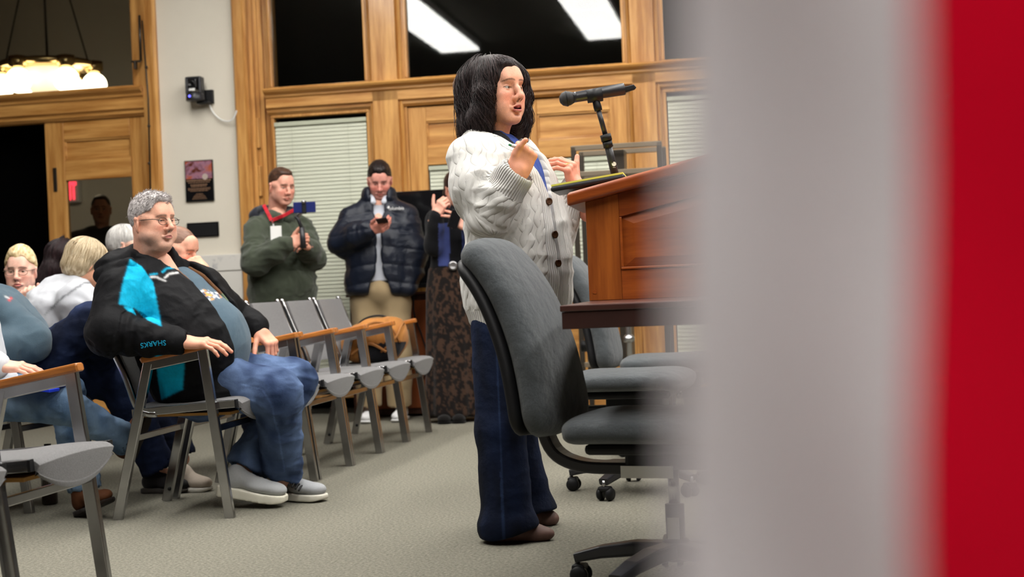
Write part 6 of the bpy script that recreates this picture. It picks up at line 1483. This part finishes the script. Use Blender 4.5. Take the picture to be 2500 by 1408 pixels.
# dark haired woman behind the hoodie
D = 7.7; w = lambda x, y, d=0: W(x, y, D + d)
J = dict(neck=w(150, 700), chest=w(140, 770), pel=w(130, 900), shr=w(110, 735, -.1), shl=w(190, 735, .1), elr=w(96, 830, -.1), wrr=w(130, 880, -.2), ell=w(200, 830, .1), wrl=w(200, 880, -.1))
sitter('woman with long dark hair seated behind the grey hoodie', D, w, J, Rz(-20) @ X1, ST, (.06, .055, .05, .045), srgb(26, 24, 40), dict(skin=np.array(SK['fair']), w=.95), w(163, 640), Rz(10) @ Ry(12), hair_obj([((-.018, 0, .045), (.11, .09, .088)), ((-.06, 0, -.06), (.07, .10, .10)), ((-.10, 0, -.17), (.065, .10, .12))], [srgb(20, 15, 18), srgb(54, 36, 38)], n=900, elr=(1.1, 1.5, -1.2, -.9), wave=.008), names=('top', 'x'))
# white haired person further back
D = 8.0; w = lambda x, y, d=0: W(x, y, D + d)
J = dict(neck=w(308, 650), chest=w(300, 720), pel=w(290, 870), shr=w(270, 690, -.1), shl=w(350, 690, .1), elr=w(262, 790), wrr=w(300, 830, -.2), ell=w(352, 790, .1), wrl=w(340, 830))
sitter('white-haired person almost hidden behind the grey-haired man', D, w, J, Rz(-10) @ X1, ST, (.065, .06, .05, .045), srgb(30, 30, 34), dict(skin=np.array(SK['pale'])), w(314, 600), Rz(-5), hair_obj([((-.018, 0, .045), (.108, .088, .086)), ((-.05, 0, -.0), (.07, .085, .06))], [srgb(170, 166, 162), srgb(222, 220, 216)], n=500, elr=(1.1, 1.5, -.2, .1)), names=('jacket', 'x'))
# man with cropped hair, hand at his mouth
D = 7.3; w = lambda x, y, d=0: W(x, y, D + d)
J = dict(neck=w(420, 672), chest=w(425, 740), pel=w(430, 890), shr=w(470, 705, -.2), shl=w(420, 695, .2), elr=w(560, 735, -.22), wrr=w(496, 660, -.12), ell=w(450, 800, .2), wrl=w(500, 860, .1), hir=w(455, 890, -.1), knr=w(590, 930, -.05), anr=w(640, 1080, .0), hil=w(455, 890, .12), knl=w(600, 925, .12), anl=w(650, 1075, .15))
g = hand(((60, 70, 40),)*4, (3, 1, -2, -4), (30, 10, 10, 5), h=.0036, skin=srgb(214, 158, 132), wrist=.07)
fa = SDF(.006); fa.chain([J['shr'] + (J['elr'] - J['shr'])*.3, J['elr'], J['wrr']*.45 + J['elr']*.55, J['wrr']], [.052, .047, .046, .031], .02); fv, ff = fa.mesh(1)
pz = sitter('man with cropped hair and bare forearm, hand at his mouth', D, w, J, Rz(-10) @ X1, ST, (.085, .07, .05, .04), srgb(40, 42, 46), dict(skin=np.array(srgb(220, 162, 138)), brow=srgb(110, 76, 56), browth=.004, lid=.8, redden=.4, stubble=(.2, srgb(150, 110, 92))), w(436, 610), Rz(-18) @ Ry(18), None, dict(r=(.09, .08, .07, .065)), (srgb(14, 16, 24), srgb(34, 40, 58)),
       [(w(640, 1105, .05)*np.array((1, 1, 0)), w(700, 1108, .0)*np.array((1, 1, 0)), srgb(90, 50, 36), srgb(30, 24, 22))], hands=[((fv - 0, ff, np.array(srgb(216, 160, 134))), np.zeros(3), np.eye(3)), (g, J['wrr'], frame(w(478, 640, -.1) - J['wrr'], np.array((.4, -.8, .5))))], names=('t_shirt', 'trousers'), sleeves='l', extra=lambda s: s.cap(J['neck'] + (J['shr'] - J['neck'])*.35, J['shr'], .06, .08, .05).cap(J['shr'], J['shr'] + (J['elr'] - J['shr'])*.45, .08, .072, .03))
Vh, Fh = skull_hair(.004, .004, .060, .018, -.05, .0, 1.0, 5, .0006, .070); hh = put((Vh, Fh), w(436, 610), (Rz(-18) @ Ry(18))*.95); pz.part('hair', hh[0], hh[1], 'hair', hairmat([srgb(112, 82, 68), srgb(140, 106, 90)], Vh, 2))
# person in light jeans, only legs and a hand in the picture
D = 5.75; w = lambda x, y, d=0: W(x, y, D + d)
J = dict(neck=w(-150, 640), chest=w(-130, 760), pel=w(-95, 960), shr=w(-140, 720, -.2), shl=w(-140, 710, .2), elr=w(-110, 880, -.25), wrr=w(-6, 893, -.16), ell=w(-110, 870, .25), wrl=w(20, 935, .1),
         hir=w(-50, 975, -.08), knr=w(150, 985, -.10), anr=w(312, 1078, .16), hil=w(-50, 965, .14), knl=w(158, 955, .16), anl=w(208, 1195, .12))
g = hand(((10, 14, 8),)*4, (5, 2, -3, -8), (36, -10, 5, 5), h=.0032, skin=srgb(226, 172, 150), wrist=.05)
pl = sitter('person in light blue jeans and brown boots, mostly beyond the left edge', D, w, J, Rz(-10) @ X1, ST, (.08, .075, .06, .05), srgb(206, 208, 214), dict(skin=np.array(SK['fair'])), w(-170, 560), Rz(-15), hair_obj([((-.018, 0, .045), (.108, .088, .086))], [srgb(60, 44, 34), srgb(90, 70, 52)], n=0), dict(r=(.084, .070, .060, .066), hem=.97), (srgb(70, 94, 124), srgb(122, 146, 172)),
       hands=[(g, w(-2, 890, -.16), frame(w(48, 896, -.16) - w(-2, 890, -.16), np.array((.1, -.3, 1))))], names=('shirt', 'jeans'), mats=('cloth_col', 'denim'))
def boot(p, heel, toe, up, col=srgb(86, 52, 32)):
    (Vu, Fu), (Vs, Fs) = shoe(heel, toe, .046, .15, .0055, .022, up); o = p.part('boot', Vu, Fu, 'softshell', np.array(col)*(1 + .15*vnoise(Vu, 30, 2))[:, None]); p.part('boot_sole', Vs, Fs, 'cloth_col', srgb(30, 22, 18), parent=o)
boot(pl, w(322, 1128, .18), w(368, 1012, .16), (-.75, .1, .45)); q0 = w(196, 1240, .12)*np.array((1, 1, 0)); boot(pl, q0, w(270, 1205, -.02)*np.array((1, 1, 0)) + np.array((0, 0, .07)), (-.2, 0, 1))
# officer beyond the door glass
D = 11.7; w = lambda x, y, d=0: W(x, y, D + d)
J = dict(neck=w(248, 562), chest=w(246, 610), pel=w(244, 740), shr=w(188, 590), shl=w(306, 588), elr=w(178, 680), wrr=w(210, 730, -.15), ell=w(316, 680), wrl=w(290, 730, -.15), hir=w(225, 760), knr=w(225, 880), anr=w(226, 985), hil=w(265, 760), knl=w(266, 880), anl=w(268, 985))
sitter('person in dark uniform standing in the hallway behind the door glass', D, w, J, Rz(-80) @ X1, ST, (.075, .07, .06, .05), srgb(34, 38, 34), dict(skin=np.array(SK['tan']), brow=srgb(60, 40, 30)), w(247, 512), Rz(-78), None, dict(r=(.10, .085, .07, .065), hem=1.0), (srgb(24, 24, 26), srgb(34, 34, 36)), [(w(225, 1000, .1)*np.array((1, 1, 0)), w(222, 1000, -.15)*np.array((1, 1, 0)), srgb(20, 18, 18), srgb(14, 14, 14)), (w(268, 1000, .1)*np.array((1, 1, 0)), w(270, 1000, -.15)*np.array((1, 1, 0)), srgb(20, 18, 18), srgb(14, 14, 14))], names=('uniform_shirt', 'trousers'), base=(w(245, 990)[0], D))
po = bpy.data.objects['person.011'] if 'person.011' in bpy.data.objects else None
offi = [o for o in bpy.data.objects if o.get('label', '').startswith('person in dark uniform')][0]
class _P: pass
px_ = Person.__new__(Person); px_.b = np.array(offi.location); px_.o = offi
Vh, Fh = skull_hair(.004, .008, .060, .018, -.05, .002, 1.0, 5, .001, .064); hh = put((Vh, Fh), w(247, 512), Rz(-78)*.95); px_.part('hair', hh[0], hh[1], 'hair', hairmat([srgb(60, 46, 38), srgb(84, 66, 54)], Vh, 2))

# ------------------------------------------------------------------ loose things
C5 = rowpt(2.855); bc = W(915, 822, 8.46)
bk = thing('backpack', 'tan canvas backpack with dark back panel lying on the last chair', 'backpack', (bc[0], bc[1], .47))
s = SDF(.006); s.ell((0, 0, .115), (.185, .14, .125), .04); s.box((-.02, 0, .08), (.16, .13, .08), .06, .05); s.ell((.10, -.03, .15), (.09, .11, .10), .04); s.ell((.03, -.10, .08), (.12, .05, .07), .03)
V, F = s.mesh(1); V = wrinkle(V, F, .010, 9, 3); C = np.tile(srgb(168, 112, 56), (len(V), 1))*(1 + .12*fbm(V, 12, 3))[:, None]; C[(V[:, 1] < -.06) & (V[:, 2] < .10) & (V[:, 0] > -.09)] = srgb(26, 26, 30)
mesh('bag', V, F, MATS['cloth_col'], bk, True, col=C)
pm('tan_strap', srgb(150, 98, 48), .8)
for pts in (((-.16, -.12, .05), (-.10, -.16, .16), (.0, -.13, .22), (.10, -.13, .20), (.16, -.12, .10)), ((.05, -.14, .05), (.13, -.15, .12), (.17, -.08, .20), (.16, .0, .16)), ((-.13, -.14, .04), (-.02, -.165, .10), (.08, -.16, .05))):
    MB().tube(spl(pts, 18), 1.0, sect=rect(.020, .006, .5), up=(0, -1, 0)).build('strap', M_['tan_strap'], bk, True)
MB().tube(spl([(-.14, .0, .17), (-.05, -.02, .245), (.06, -.02, .255), (.14, .0, .19)], 18), .006, 8).build('zip', M_['black_plastic'], bk, True)
# cola bottle under the seats
gx = W(122, 1228, 6.25); bt = thing('drink_bottle', 'clear soda bottle with red lettered label on the floor under the chairs', 'bottle', (gx[0], gx[1], 0))
pm('cola', (.02, .008, .004), .1, spec=.6); pm('bottle_label', srgb(196, 196, 200), .35); pm('label_red', srgb(206, 16, 36), .5)
MB().lathe([(.028, 0), (.034, .006), (.034, .10), (.033, .115), (.034, .13), (.033, .175), (.02, .215), (.013, .235), (.013, .25)], 22).build('bottle_body', M_['cola'], bt, True)
MB().lathe([(.0345, .112), (.0352, .114), (.0352, .168), (.0345, .17)], 22).build('label', M_['bottle_label'], bt, True)
MB().lathe([(.0145, .248), (.015, .25), (.015, .266), (.001, .267)], 16).build('cap', M_['black_plastic'], bt, True)
t_ = text('lettering', 'Coke', .030, M_['label_red'], bt, Matrix.Translation((.0, -.036, .142)) @ Matrix.Rotation(PI/2, 4, 'X'), .0006, bold=.0006)
for v in t_.data.vertices: v.co.z -= (1 - math.cos(v.co.x/.036))*.036
# papers on the lap
lp = W(92, 938, 5.60); bo = thing('booklet', 'white papers on a bright blue folder lying on the light jeans', 'papers', tuple(lp)); A = Matrix.Rotation(rad(-10), 4, 'Z') @ Matrix.Rotation(rad(8), 4, 'Y')
pm('folder_blue', srgb(24, 52, 190), .4); pm('paper', srgb(222, 222, 224), .8)
MB().box(-.10, .10, -.10, .12, 0, .006, A).box(.03, .11, -.11, -.03, -.012, .0, A).build('blue_folder', M_['folder_blue'], bo, bev=.002)
for k in range(4): MB().box(-.11 + .006*k, .075 - .01*k, -.10, .11, .007 + .004*k, .010 + .004*k, A @ Matrix.Rotation(rad(4*k - 6), 4, 'Z')).build('sheet', M_['paper'], bo)
# slim floor stand beyond the chairs
fs = thing('floor_stand', 'slim pale floor stand beyond the task chairs', 'stand', (W(1541, 960, 8.6)[0], 8.6, 0))
MB().lathe([(.14, 0), (.14, .015), (.03, .03), (.022, .06)], 24).build('base', M_['grey_metal'], fs, True); MB().tube([(0, 0, .03), (0, 0, 1.1)], .018, 12).build('pole', M_['steel'], fs, True); MB().lathe([(.028, .50), (.036, .51), (.036, .53), (.022, .545)], 16).build('collar', M_['steel'], fs, True)
